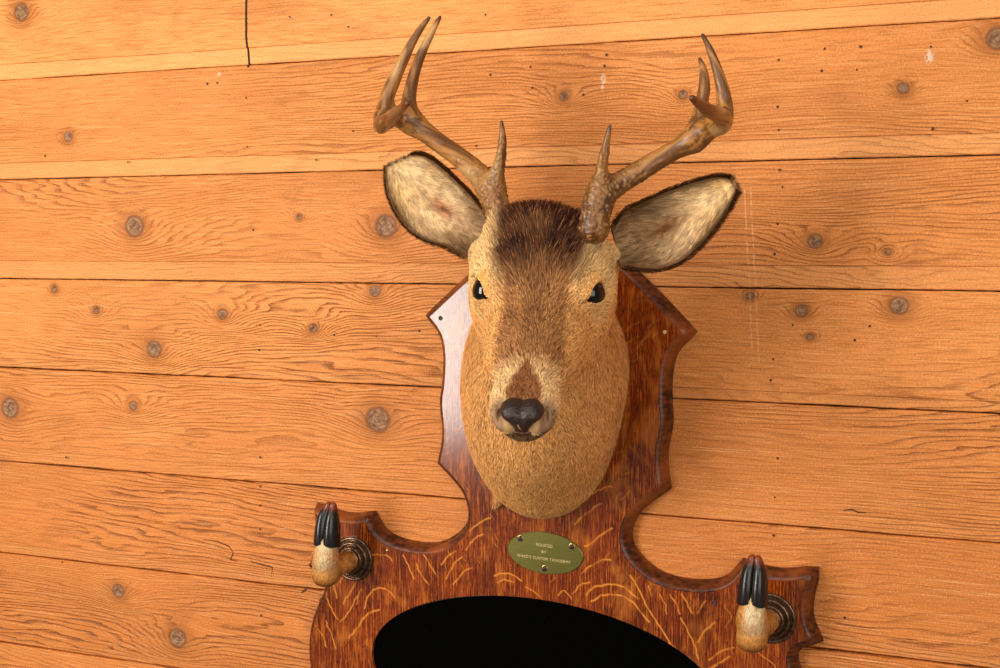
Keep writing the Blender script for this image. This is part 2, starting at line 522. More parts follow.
# ------------------------------------------------------------------ the board wall
def build_wall():
    gaps = [.58, .72, .86, 1.0005, 1.1385, 1.2780, 1.4193, 1.5512, 1.6965, 1.8407, 1.985, 2.13]
    strips = [.016, .016, .015, .014, .015, .019, .013, .026, .023, .022, .02]
    tones = [.3, .3, .3, .16, .22, .38, .55, .44, .52, .90, .38]
    contr = [.9, .9, .9, 1.3, 1.25, 1.15, 1.0, .85, .75, .40, .6]
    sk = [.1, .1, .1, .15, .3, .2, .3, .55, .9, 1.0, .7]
    xs = np.linspace(-1.5, 1.3, 561)
    V, F, C, Mi = [], [], [], []
    r = random.Random(3)
    for i in range(len(gaps) - 1):
        z0, z1 = gaps[i], gaps[i + 1]
        st = strips[i]
        g = .0008
        # profile from the lower edge up: (z, y, strip)
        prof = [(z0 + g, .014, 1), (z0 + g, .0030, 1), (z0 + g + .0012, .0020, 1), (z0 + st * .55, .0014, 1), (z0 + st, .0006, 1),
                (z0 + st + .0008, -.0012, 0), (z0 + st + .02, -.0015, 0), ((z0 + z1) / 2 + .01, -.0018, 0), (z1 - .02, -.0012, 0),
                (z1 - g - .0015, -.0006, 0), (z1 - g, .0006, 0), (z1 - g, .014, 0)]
        rnd = r.random()
        base = len(V)
        for k, (z, y, s) in enumerate(prof):
            for x in xs:
                w = 0.0
                if k in (0, 1, 2):
                    w = (mnoise.noise(Vector((x * 14, i * 3.1, 0)))) * .0007 + (mnoise.noise(Vector((x * 90, i * 3.1, 2)))) * .0004
                if k in (10, 11, 9):
                    w = (mnoise.noise(Vector((x * 11, i * 7.7, 5)))) * .0006 + (mnoise.noise(Vector((x * 80, i * 3.1, 9)))) * .0003
                if k in (4, 5):
                    w = mnoise.noise(Vector((x * 5, i * 7.7, 15))) * .0008
                V.append((x, y, z + w))
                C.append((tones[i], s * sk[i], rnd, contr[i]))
        n = len(xs)
        for k in range(len(prof) - 1):
            for j in range(n - 1):
                a = base + k * n + j
                F.append((a, a + 1, a + n + 1, a + n))
                Mi.append(0)
    # dark backing seen through the gaps
    b = len(V)
    V += [(-1.5, .012, .58), (1.3, .012, .58), (1.3, .012, 2.13), (-1.5, .012, 2.13)]
    C += [(0, 0, 0, 0)] * 4
    F.append((b, b + 1, b + 2, b + 3))
    Mi.append(1)
    # nail holes and little splits
    def dot(x, z, r_, n=8):
        b = len(V)
        for a in range(n):
            t = a / n * 2 * math.pi
            k = r_ * (1 + .25 * math.sin(3 * t + x * 90))
            V.append((x + k * math.cos(t), -.0022, z + k * math.sin(t)))
            C.append((0, 0, 0, 0))
        F.append(tuple(range(b + n - 1, b - 1, -1)) if False else tuple(range(b, b + n)))
        Mi.append(1)
    for (x, z) in NAILS:
        dot(x, z, r.uniform(.0011, .0017))
    def split(pts, w):
        b = len(V)
        for k, (x, z) in enumerate(pts):
            ww = w * math.sin(math.pi * (k + .4) / (len(pts) - .2)) + .0002
            V.append((x, -.0022, z + ww))
            V.append((x + .0004, -.0022, z - ww))
            C.extend([(0, 0, 0, 0)] * 2)
        for k in range(len(pts) - 1):
            F.append((b + 2 * k, b + 2 * k + 1, b + 2 * k + 3, b + 2 * k + 2))
            Mi.append(1)
    split([(-.4474, 1.1917), (-.4241, 1.1909), (-.4045, 1.1856), (-.3981, 1.1764), (-.4031, 1.1675), (-.3917, 1.1658)], .0008)
    split([(-.3705, 1.1678), (-.3529, 1.1654), (-.3353, 1.1629), (-.3371, 1.1489)], .0008)
    split([(-.2899, 1.133), (-.2852, 1.1362), (-.2789, 1.1424)], .0010)
    split([(-.2619, 1.1332), (-.2605, 1.1279), (-.262, 1.1236)], .0016)
    split([(.4207, 1.3015), (.4306, 1.3034), (.4372, 1.3005), (.4459, 1.3012)], .0006)
    split([(-.300, 1.9000), (-.296, 1.8980)], .0012)
    split([(-.012, 1.9330), (-.004, 1.9300)], .0009)
    me_mat = mat_wall()
    gapm = mat_flat('gap_shadow_dust', (.060, .035, .022), .9, spec=.1, var=.6, scale=40)
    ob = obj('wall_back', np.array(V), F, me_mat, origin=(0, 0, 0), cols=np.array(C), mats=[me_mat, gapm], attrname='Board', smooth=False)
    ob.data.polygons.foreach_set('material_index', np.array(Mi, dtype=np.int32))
    ob['kind'] = 'structure'
    return ob


wall = build_wall()

# ------------------------------------------------------------------ the trophy board (local u across, v up, w out of the wall)
CX, CZ, TILT = .0688, 1.30, -2.0 * D2R
ct, st_ = math.cos(TILT), math.sin(TILT)
FACE = .024


def Bw(uvw):
    q = np.atleast_2d(np.asarray(uvw, dtype=np.float64))
    u, v, w = q[:, 0], q[:, 1], q[:, 2]
    return np.stack([CX + u * ct - v * st_, -w, CZ + u * st_ + v * ct], 1)


root = bpy.data.objects.new('deer_trophy_mount', None)
COL.objects.link(root)
root.location = (CX, 0, CZ)
root.empty_display_size = .1
root['label'] = 'mounted antlered deer head on a scalloped dark oak board with two hoof hooks'
root['category'] = 'deer trophy'

# right half of the front edge; lists between wood points (cusps)
HALF = [
    [(0.0, .315), (.035, .303), (.070, .284), (.1101, .2525), (.1615, .2052)],
    [(.1615, .2052), (.150, .193), (.142, .1785), (.138, .156), (.1383, .125), (.1408, .101), (.1395, .085), (.1368, .066), (.1372, .045), (.1412, .0225)],
    [(.1412, .0225), (.122, .006), (.106, -.0113), (.0975, -.0340), (.0990, -.056), (.113, -.0757), (.138, -.0920), (.1667, -.0983), (.195, -.0975), (.219, -.0920), (.235, -.0820), (.2468, -.0668)],
    [(.2468, -.0668), (.264, -.0705), (.284, -.0715), (.303, -.0690), (.3195, -.0645)],
    [(.3195, -.0645), (.3155, -.0850), (.3145, -.105), (.3185, -.1220), (.3250, -.1340)],
    [(.3250, -.1340), (.308, -.1420), (.3005, -.1560), (.3025, -.1720), (.3110, -.1900), (.3190, -.2130), (.3225, -.240), (.3205, -.268), (.312, -.30), (.290, -.345), (.250, -.385), (.190, -.420), (.100, -.445), (.0, -.452)],
]


def catmull(pts, step):
    pts = [A(*p) for p in pts]
    P = [2 * pts[0] - pts[1]] + pts + [2 * pts[-1] - pts[-2]]
    out = []
    for i in range(1, len(P) - 2):
        p0, p1, p2, p3 = P[i - 1:i + 3]
        m = max(2, int(round(np.linalg.norm(p2 - p1) / step)))
        for k in range(m):
            t = k / m
            out.append(.5 * ((2 * p1) + (-p0 + p2) * t + (2 * p0 - 5 * p1 + 4 * p2 - p3) * t * t + (-p0 + 3 * p1 - 3 * p2 + p3) * t ** 3))
    return out


right = []
for seg in HALF:
    right += catmull(seg, .0035)
right.append(A(*HALF[-1][-1]))
left = [A(-p[0], p[1]) for p in right[1:-1]][::-1]
FRONT = np.array(right + left)          # clockwise seen from the front


def offset_loop(L, d):
    n = len(L)
    out = []
    for i in range(n):
        a, b, c = L[i - 1], L[i], L[(i + 1) % n]
        e1, e2 = b - a, c - b
        n1 = A(-e1[1], e1[0]) / np.linalg.norm(e1)
        n2 = A(-e2[1], e2[0]) / np.linalg.norm(e2)
        m = n1 + n2
        m = m / max(np.linalg.norm(m), 1e-6)
        k = min(1 / max(m @ n1, .2), 1.3)
        out.append(b + m * d * k)
    return np.array(out)


OUT_SIGN = 1.0
ELL_C, ELL_A, ELL_B = (.0, -.2370), .2315, .1035

FLECKS = []   # polylines of pale ray fleck on the board face, in (u, v); (points, half width)


def fleck(pts, w=.0011):
    FLECKS.append((catmull(pts, .004) + [A(*pts[-1])], w))


def build_board():
    # --- fleck strokes seen on the lower half
    fleck([(-.302, -.135), (-.293, -.150), (-.285, -.172)])
    fleck([(-.307, -.155), (-.298, -.180), (-.287, -.196), (-.282, -.201)])
    fleck([(-.276, -.140), (-.281, -.150)], .0008)
    fleck([(-.250, -.130), (-.262, -.155), (-.275, -.178)])
    fleck([(-.249, -.155), (-.262, -.178), (-.272, -.195), (-.281, -.203)])
    fleck([(-.241, -.109), (-.225, -.107), (-.213, -.105), (-.206, -.111)])
    fleck([(-.2435, -.180), (-.240, -.165), (-.228, -.152), (-.214, -.150), (-.201, -.158)], .0014)
    fleck([(-.266, -.222), (-.252, -.205), (-.241, -.188), (-.222, -.178)], .0014)
    fleck([(-.300, -.205), (-.292, -.222), (-.285, -.240)])
    fleck([(-.316, -.215), (-.306, -.225), (-.300, -.240)])
    fleck([(-.252, -.165), (-.256, -.176)], .0008)
    fleck([(-.190, -.103), (-.180, -.118), (-.172, -.131)])
    fleck([(-.172, -.110), (-.165, -.122), (-.152, -.136)])
    fleck([(-.160, -.098), (-.150, -.112), (-.140, -.125)])
    fleck([(-.128, -.125), (-.118, -.105), (-.106, -.094)])
    fleck([(-.118, -.131), (-.104, -.112), (-.093, -.106)])
    fleck([(-.135, -.108), (-.127, -.096), (-.115, -.087)])
    fleck([(-.102, -.085), (-.092, -.070), (-.080, -.062)])
    fleck([(-.098, -.060), (-.086, -.048), (-.070, -.040)])
    fleck([(-.062, -.112), (-.050, -.107), (-.036, -.108), (-.026, -.114)], .0013)
    fleck([(-.058, -.120), (-.048, -.115), (-.036, -.117)])
    fleck([(-.020, -.120), (-.008, -.126), (.000, -.131)], .0008)
    fleck([(.022, -.126), (.030, -.118), (.040, -.128)], .0009)
    fleck([(.041, -.122), (.050, -.108), (.062, -.104)])
    fleck([(.054, -.060), (.066, -.052), (.078, -.040), (.088, -.034)], .0013)
    fleck([(.052, -.094), (.064, -.082), (.077, -.074), (.088, -.073)], .0013)
    fleck([(.040, -.034), (.052, -.022), (.064, -.012), (.072, -.006)], .0012)
    fleck([(.060, .004), (.072, .012), (.086, .016)], .0012)
    fleck([(.060, -.120), (.066, -.110), (.086, -.103), (.106, -.104), (.123, -.114)], .0015)
    fleck([(.066, -.127), (.078, -.118), (.096, -.114), (.114, -.118), (.128, -.131), (.137, -.141)], .0014)
    fleck([(.112, -.088), (.124, -.104), (.133, -.120), (.146, -.138), (.163, -.160), (.180, -.180)], .0013)
    fleck([(.135, -.098), (.140, -.110)], .0009)
    fleck([(.162, -.104), (.170, -.114), (.174, -.126)])
    fleck([(.176, -.102), (.184, -.113), (.189, -.122)])
    fleck([(.150, -.106), (.156, -.117), (.160, -.128)], .0009)
    fleck([(.176, -.130), (.186, -.146), (.196, -.165), (.200, -.176)])
    fleck([(.204, -.106), (.196, -.122)], .0009)
    fleck([(.216, -.130), (.205, -.142), (.198, -.156)])
    fleck([(.212, -.176), (.224, -.164), (.240, -.156)], .0012)
    fleck([(.198, -.200), (.220, -.180), (.236, -.168)], .0012)
    fleck([(.232, -.205), (.248, -.192), (.268, -.190), (.282, -.200)], .0014)
    fleck([(.214, -.218), (.226, -.206), (.246, -.196)], .0010)
    fleck([(.268, -.158), (.284, -.166), (.290, -.178)])
    fleck([(.276, -.090), (.292, -.104), (.300, -.116)], .0009)
    fleck([(.226, -.108), (.236, -.120), (.228, -.134)], .0008)
    for k in range(46):       # short fan flecks round the middle of the board
        u = random.uniform(-.12, .12)
        v = random.uniform(-.12, .03)
        if (u / .052) ** 2 + ((v + .0745) / .03) ** 2 < 1:
            continue
        ang = (62 + random.uniform(-14, 14)) * D2R * (1 if u > 0 else -1)
        if u < 0:
            ang = math.pi + ang
        l = random.uniform(.008, .022)
        fleck([(u, v), (u + l * .5 * math.cos(ang) + random.uniform(-.001, .001), v + l * .5 * math.sin(ang)), (u + l * math.cos(ang), v + l * math.sin(ang) * .9)], random.uniform(.0004, .0008))
    for k in range(34):       # soft broad flecks up the sides
        sgn = random.choice((-1, 1))
        u = sgn * random.uniform(.085, .135)
        v = random.uniform(.02, .24)
        l = random.uniform(.010, .024)
        ang = random.uniform(20, 70) * D2R * sgn
        fleck([(u, v), (u - .5 * l * math.cos(ang), v - sgn * .5 * l * math.sin(ang) * .9), (u - l * math.cos(ang), v - sgn * l * math.sin(ang))], random.uniform(.0008, .0016))
    nstrong = len(FLECKS) - 34

    ring = [tuple(p) for p in FRONT]
    ne = 220
    ell = [(ELL_C[0] + ELL_A * math.cos(t * 2 * math.pi / ne), ELL_C[1] + ELL_B * math.sin(t * 2 * math.pi / ne)) for t in range(ne)]
    # interior grid so the fleck pattern can ride on the vertices
    s = .00115
    us = np.arange(-.33, .33, s)
    vs = np.arange(-.30, .32, s)
    G = np.stack(np.meshgrid(us, vs, indexing='ij'), -1).reshape(-1, 2)
    # inside test
    def inside(P, L):
        x, y = P[:, 0], P[:, 1]
        c = np.zeros(len(P), bool)
        for i in range(len(L)):
            x1, y1 = L[i - 1]
            x2, y2 = L[i]
            if y1 == y2:
                continue
            m = ((y1 > y) != (y2 > y)) & (x < (x2 - x1) * (y - y1) / (y2 - y1) + x1)
            c ^= m
        return c
    shr = offset_loop(FRONT, -.0009 * OUT_SIGN)
    m = inside(G, shr)
    m &= ((G[:, 0] - ELL_C[0]) / (ELL_A + .001)) ** 2 + ((G[:, 1] - ELL_C[1]) / (ELL_B + .001)) ** 2 > 1
    G = G[m]
    pts = [Vector(p) for p in ring + ell] + [Vector(p) for p in G]
    n1 = len(ring)
    edges = [(i, (i + 1) % n1) for i in range(n1)] + [(n1 + i, n1 + (i + 1) % ne) for i in range(ne)]
    vv, ee, ff, ov, oe, of = delaunay_2d_cdt(pts, edges, [], 0, 1e-7)
    vv = np.array([tuple(v) for v in vv])
    ff = np.array([tuple(f) for f in ff])
    cen = vv[ff].mean(1)
    keep = inside(cen, FRONT) & (((cen[:, 0] - ELL_C[0]) / ELL_A) ** 2 + ((cen[:, 1] - ELL_C[1]) / ELL_B) ** 2 > 1)
    ff = ff[keep]
    # orientation: facing out of the wall
    a, b, c = vv[ff[:, 0]], vv[ff[:, 1]], vv[ff[:, 2]]
    cr = (b[:, 0] - a[:, 0]) * (c[:, 1] - a[:, 1]) - (b[:, 1] - a[:, 1]) * (c[:, 0] - a[:, 0])
    ff[cr < 0] = ff[cr < 0][:, ::-1]
    val = np.zeros(len(vv))
    for k, (pl, w) in enumerate(FLECKS):
        pl = np.array(pl)
        w = w * .68
        pl = pl + np.array([[mnoise.noise(Vector((p_[0] * 160, p_[1] * 160, k * 3.7))) * .0022, mnoise.noise(Vector((p_[0] * 160, p_[1] * 160, k * 3.7 + 50))) * .0016] for p_ in pl])
        lo, hi = pl.min(0) - .004, pl.max(0) + .004
        idx = np.where(((vv > lo) & (vv < hi)).all(1))[0]
        if not len(idx):
            continue
        q = vv[idx]
        d = np.full(len(idx), 9.)
        fade = np.clip(vnoise(np.hstack([q, np.zeros((len(q), 1))]), 170, k) * 1.5 + .15, .25, 1)
        for i in range(len(pl) - 1):
            a, b = pl[i], pl[i + 1]
            ab = b - a
            t = np.clip(((q - a) @ ab) / max(ab @ ab, 1e-12), 0, 1)
            d = np.minimum(d, np.linalg.norm(q - a - t[:, None] * ab, axis=1))
        amp = .95 if k < 42 else (.62 if k < nstrong else .28)
        val[idx] = np.maximum(val[idx], fade * amp * np.clip(1.25 - d / w / 1.1, 0, 1))
    nv = len(vv)
    Vw = Bw(np.hstack([vv, np.full((nv, 1), FACE)]))
    # inner wall of the mirror opening
    ell3 = np.array(ell)
    o = len(Vw)
    add = [np.hstack([ell3, np.full((ne, 1), FACE)]), np.hstack([ell3 * 1.0, np.full((ne, 1), FACE - .006)])]
    Vw = np.vstack([Vw] + [Bw(x) for x in add])
    i = np.arange(ne)
    j = (i + 1) % ne
    wallq = np.stack([o + i, o + j, o + ne + j, o + ne + i], 1)
    val = np.concatenate([val, np.zeros(2 * ne)])
    # plain back so the board is solid
    o2 = len(Vw)
    nb = len(ring)
    inner = offset_loop(FRONT, -.0005 * OUT_SIGN)
    Vw = np.vstack([Vw, Bw(np.hstack([FRONT, np.full((nb, 1), FACE)])), Bw(np.hstack([inner, np.full((nb, 1), .0022)]))])
    i = np.arange(nb)
    j = (i + 1) % nb
    sideq = np.stack([o2 + i, o2 + j, o2 + nb + j, o2 + nb + i], 1)
    val = np.concatenate([val, np.zeros(2 * nb)])
    C = np.repeat(val[:, None], 3, 1)
    board = obj('backboard', Vw, [ff, wallq, sideq], mat_oak(), root, smooth=False, cols=C, attrname='Fleck', origin=Bw((0, 0, .012))[0])
    # moulded edge all round
    prof = [(0.0, FACE), (.0006, FACE - .0012), (.0016, FACE - .0016), (.0032, FACE - .0024), (.0055, FACE - .0048), (.0072, FACE - .0085), (.0084, FACE - .0125),
            (.0092, FACE - .0155), (.0108, FACE - .0172), (.0112, FACE - .0190), (.0110, .0024)]
    V = []
    for d, w in prof:
        L = offset_loop(FRONT, d * OUT_SIGN)
        V.append(Bw(np.hstack([L, np.full((nb, 1), w)])))
    V = np.vstack(V)
    F = []
    for k in range(len(prof) - 1):
        F.append(np.stack([k * nb + i, (k + 1) * nb + i, (k + 1) * nb + j, k * nb + j], 1))
    mo = obj('edge_moulding', V, F, mat_oak_edge(), board, smooth=False, origin=Bw((0, 0, .01))[0])
    mo['label'] = 'darker rounded moulding round the board edge'
    # black oval mirror, let into the board
    n = ne
    V = [Bw((ELL_C[0], ELL_C[1], FACE - .0048))]
    for rr, w in ((.90, FACE - .0048), (.985, FACE - .0048), (1.0, FACE - .0048), (1.0, .003)):
        V.append(Bw(np.array([(ELL_C[0] + ELL_A * rr * math.cos(t * 2 * math.pi / n), ELL_C[1] + ELL_B * rr * math.sin(t * 2 * math.pi / n), w) for t in range(n)])))
    V = np.vstack(V)
    i = np.arange(n)
    j = (i + 1) % n
    F = [np.stack([np.zeros(n, int), 1 + i, 1 + j], 1)] + [np.stack([1 + k * n + i, 1 + (k + 1) * n + i, 1 + (k + 1) * n + j, 1 + k * n + j], 1) for k in range(3)]
    M = NT('black_mirror_glass')
    sp = M.noise(M.pos(), 900, 2, .5)
    M.set(col=M.mix(M.mrange(sp, .76, .79), (.0006, .0006, .0004), (.06, .055, .04)), rough=.06, spec=.06)
    mi = obj('oval_mirror', V, F, M.m, board, smooth=False)
    mi['label'] = 'black oval glass let into the lower board'
    return board


board = build_board()


# screw holes, pegs and screws of the board
def lathe(center_uvw, prof, n=32):
    """rings (radius, w) round the board normal"""
    u0, v0, w0 = center_uvw
    V, F = [], []
    for r, w in prof:
        for a in range(n):
            t = 2 * math.pi * a / n
            V.append((u0 + r * math.cos(t), v0 + r * math.sin(t), w0 + w))
    for k in range(len(prof) - 1):
        for a in range(n):
            b = (a + 1) % n
            F.append((k * n + a, k * n + b, (k + 1) * n + b, (k + 1) * n + a))
    V.append((u0, v0, w0 + prof[-1][1]))
    c = len(V) - 1
    for a in range(n):
        F.append(((len(prof) - 1) * n + a, (len(prof) - 1) * n + (a + 1) % n, c))
    return Bw(V), F


brass = mat_flat('aged_brass', (.62, .40, .12), .3, metal=.9, var=.3)
darkhole = mat_flat('bored_hole_dark', (.02, .008, .004), .8, spec=.1)
steel = mat_flat('dull_steel', (.45, .45, .42), .35, metal=.9)
bronze_m = NT('dark_bronze_rosette')
_n = bronze_m.noise(bronze_m.pos(), 240, 3, .6)
bronze_m.bump(_n, .05, .0003)
bronze_m.set(col=bronze_m.mix(bronze_m.mrange(_n, .3, .7), (.075, .038, .022), (.20, .12, .065)), rough=.27, metal=.8)

for (u, v, kind) in [(-.1465, .2045, 'hole'), (.1420, .2045, 'peg'), (-.2130, -.0990, 'brass'), (.2150, -.1070, 'hole')]:
    if kind == 'hole':
        V, F = lathe((u, v, FACE), [(.0030, .0001), (.0028, .0006), (.0018, .0007), (.0016, .0003)], 20)
        o = obj('screw_hole', V, F, mat_flat('worn_hole_rim', (.05, .02, .012), .6), board)
    elif kind == 'peg':
        V, F = lathe((u, v, FACE), [(.0024, 0), (.0024, .0008), (.0014, .0016)], 16)
        o = obj('wood_plug', V, F, mat_flat('pale_plug_wood', (.75, .5, .25), .5), board)
    else:
        V, F = lathe((u, v, FACE), [(.0024, 0), (.0024, .0008), (.0012, .0018)], 16)
        o = obj('brass_pin', V, F, brass, board)

def rod(a, b, r, n=10):
    a, b = Bw(a)[0], Bw(b)[0]
    t = norm(b - a)
    s_ = norm(np.cross(t, A(0, 0, 1)))
    u_ = np.cross(s_, t)
    V = [p + (s_ * math.cos(2 * math.pi * k / n) + u_ * math.sin(2 * math.pi * k / n)) * q for p, q in ((a, r), (b, r), (b + t * .0004, r * .5)) for k in range(n)]
    F = [(j * n + k, j * n + (k + 1) % n, (j + 1) * n + (k + 1) % n, (j + 1) * n + k) for j in range(2) for k in range(n)]
    F.append(tuple(range(2 * n, 3 * n)))
    return np.array(V), F


V, F = rod((.0840, .1985, FACE - .001), (.0905, .1940, FACE + .006), .0009)
obj('steel_nail', V, F, steel, board)

# name plate with three screws and stamped lettering
PC = (.0037, -.0745)


def build_plate():
    n = 96
    a_, b_ = .0495, .0257
    V = []
    for rr, w in ((1.0, .0001), (1.0, .0011), (.985, .0015)):
        V += [(PC[0] + a_ * rr * math.cos(2 * math.pi * t / n), PC[1] + b_ * rr * math.sin(2 * math.pi * t / n), FACE + w) for t in range(n)]
    F = []
    for k in range(2):
        for t in range(n):
            F.append((k * n + t, k * n + (t + 1) % n, (k + 1) * n + (t + 1) % n, (k + 1) * n + t))
    F.append(tuple(range(2 * n, 3 * n)))
    M = NT('tarnished_green_brass')
    p = M.pos()
    br = M.noise(M.scale(p, (40, 1, 1500)), 1.0, 3, .6)
    sc = M.noise(M.scale(p, (900, 1, 700)), 1.0, 2, .6)
    c = M.mix(br, (.085, .075, .015), (.20, .175, .045))
    c = M.mix(M.math('MULTIPLY', M.mrange(sc, .58, .75), .5), c, (.42, .40, .18))
    M.bump(br, .12, .0003)
    M.set(col=c, rough=.33, metal=.9, spec=.5)
    plate = obj('name_plate', Bw(V), F, M.m, root, smooth=False)
    plate['label'] = 'greenish oval brass plate with stamped lettering'
    # screws
    for (u, v) in [(-.0290, -.0603), (.0382, -.0622), (.0042, -.0938)]:
        Vr, Fr = lathe((u, v, FACE + .0013), [(.0042, 0), (.0042, .0004), (.0036, .0006)], 28)
        s = obj('screw', Vr, Fr, brass, plate)
        V2, F2 = lathe((u, v, FACE + .0019), [(.0034, 0), (.0033, .0010), (.0024, .0017), (.0010, .0020)], 24)
        V2 = list(V2)
        F2 = list(F2)
        mi = [1] * len(F2)
        base = len(V2)
        # cross slot ridges
        for an in (.5, .5 + math.pi / 2):
            c_, s_ = math.cos(an), math.sin(an)
            q = []
            for (x, y, w) in [(-.0026, -.0004, .0020), (.0026, -.0004, .0020), (.0026, .0004, .0020), (-.0026, .0004, .0020), (-.0026, -.0004, .0041), (.0026, -.0004, .0041), (.0026, .0004, .0041), (-.0026, .0004, .0041)]:
                q.append((u + x * c_ - y * s_, v + x * s_ + y * c_, FACE + w))
            b0 = len(V2)
            V2 += list(Bw(q))
            F2 += [(b0 + 4, b0 + 5, b0 + 6, b0 + 7), (b0, b0 + 1, b0 + 5, b0 + 4), (b0 + 1, b0 + 2, b0 + 6, b0 + 5), (b0 + 2, b0 + 3, b0 + 7, b0 + 6), (b0 + 3, b0, b0 + 4, b0 + 7)]
        # join into the screw mesh
        me = s.data
        bm = bmesh.new()
        bm.from_mesh(me)
        org = origin_of(plate) + A(*s.location)
        vs_ = [bm.verts.new(tuple(A(*x) - org)) for x in V2]
        for f in F2:
            nf = bm.faces.new([vs_[k] for k in f])
            nf.material_index = 1
        bm.to_mesh(me)
        bm.free()
        me.materials.append(bpy.data.materials.get('dark_screw_head') or mat_flat('dark_screw_head', (.07, .04, .04), .3, metal=.7))
    # stamped words, each line its own letters mesh joined as one sub-part
    stamp = mat_flat('stamped_bright_brass', (.62, .47, .20), .4, metal=.2, var=.2)
    dg = bpy.context.evaluated_depsgraph_get()
    Vt, Ft = [], []
    for txt, dv, size, wid in [('MOUNTED', .0090, .0056, .021), ('BY', .0010, .0050, .0062), ("WARD'S CUSTOM TAXIDERMY", -.0075, .0050, .070)]:
        cu = bpy.data.curves.new('t', 'FONT')
        cu.body = txt
        cu.size = size
        cu.align_x = 'CENTER'
        cu.align_y = 'CENTER'
        cu.extrude = .00012
        cu.space_character = 1.15
        to = bpy.data.objects.new('t', cu)
        COL.objects.link(to)
        bpy.context.view_layer.update()
        dg = bpy.context.evaluated_depsgraph_get()
        me = bpy.data.meshes.new_from_object(to.evaluated_get(dg))
        co = np.zeros(len(me.vertices) * 3)
        me.vertices.foreach_get('co', co)
        co = co.reshape(-1, 3)
        w0 = co[:, 0].max() - co[:, 0].min()
        co[:, 0] = (co[:, 0] - (co[:, 0].max() + co[:, 0].min()) / 2) * (wid / w0)
        b0 = len(Vt)
        for c in co:
            Vt.append((PC[0] - .001 + c[0], PC[1] + dv + c[1], FACE + .0016 + c[2]))
        for f in me.polygons:
            Ft.append(tuple(b0 + k for k in f.vertices))
        bpy.data.objects.remove(to)
        bpy.data.meshes.remove(me)
        bpy.data.curves.remove(cu)
    obj('lettering', Bw(Vt), Ft, stamp, plate, smooth=False)
    return plate


build_plate()

# ------------------------------------------------------------------ deer head
E0 = A(.147, -.250, 1.548)          # midway between the eyes
HY, HP, HR = 15.8 * D2R, 32.0 * D2R, 1.5 * D2R
fH = A(math.sin(HY) * math.cos(HP), -math.cos(HY) * math.cos(HP), -math.sin(HP))
sH = norm(np.cross(fH, A(0, 0, 1)) * -1.0)
sH = norm(np.cross(A(0, 0, 1), fH))
if sH[0] < 0:
    sH = -sH
uH = np.cross(fH, sH)
if uH[2] < 0:
    uH = -uH
s2 = norm(sH * math.cos(HR) - uH * math.sin(HR))
u2 = norm(uH * math.cos(HR) + sH * math.sin(HR))
RH = np.stack([fH, s2, u2], 1)      # columns: forward, image-right side, up


def H2W(q):
    return E0 + np.atleast_2d(q) @ RH.T


def W2H(p):
    return (p - E0) @ RH


MUZ = 1.085                          # the face is a little longer than the plain proportions below


def W2F(p):
    q = (p - E0) @ RH
    q[:, 0] = np.where(q[:, 0] > 0, q[:, 0] / MUZ, q[:, 0])
    return q


def sm(x, a, b):
    t = np.clip((x - a) / (b - a), 0, 1)
    return t * t * (3 - 2 * t)


EYE = A(-.003, .0515, .0030)
# eye slit frame: long axis runs from front-lower corner to upper-back corner
e_long = norm(A(.80, -.52, .02))
e_out = norm(A(.42, .78, .46))
e_out = norm(e_out - (e_out @ e_long) * e_long)
e_up = norm(np.cross(e_long, e_out))
if e_up[2] < 0:
    e_up = -e_up


def mirror_abs(q):
    m = q.copy()
    m[:, 1] = np.abs(m[:, 1])
    return m


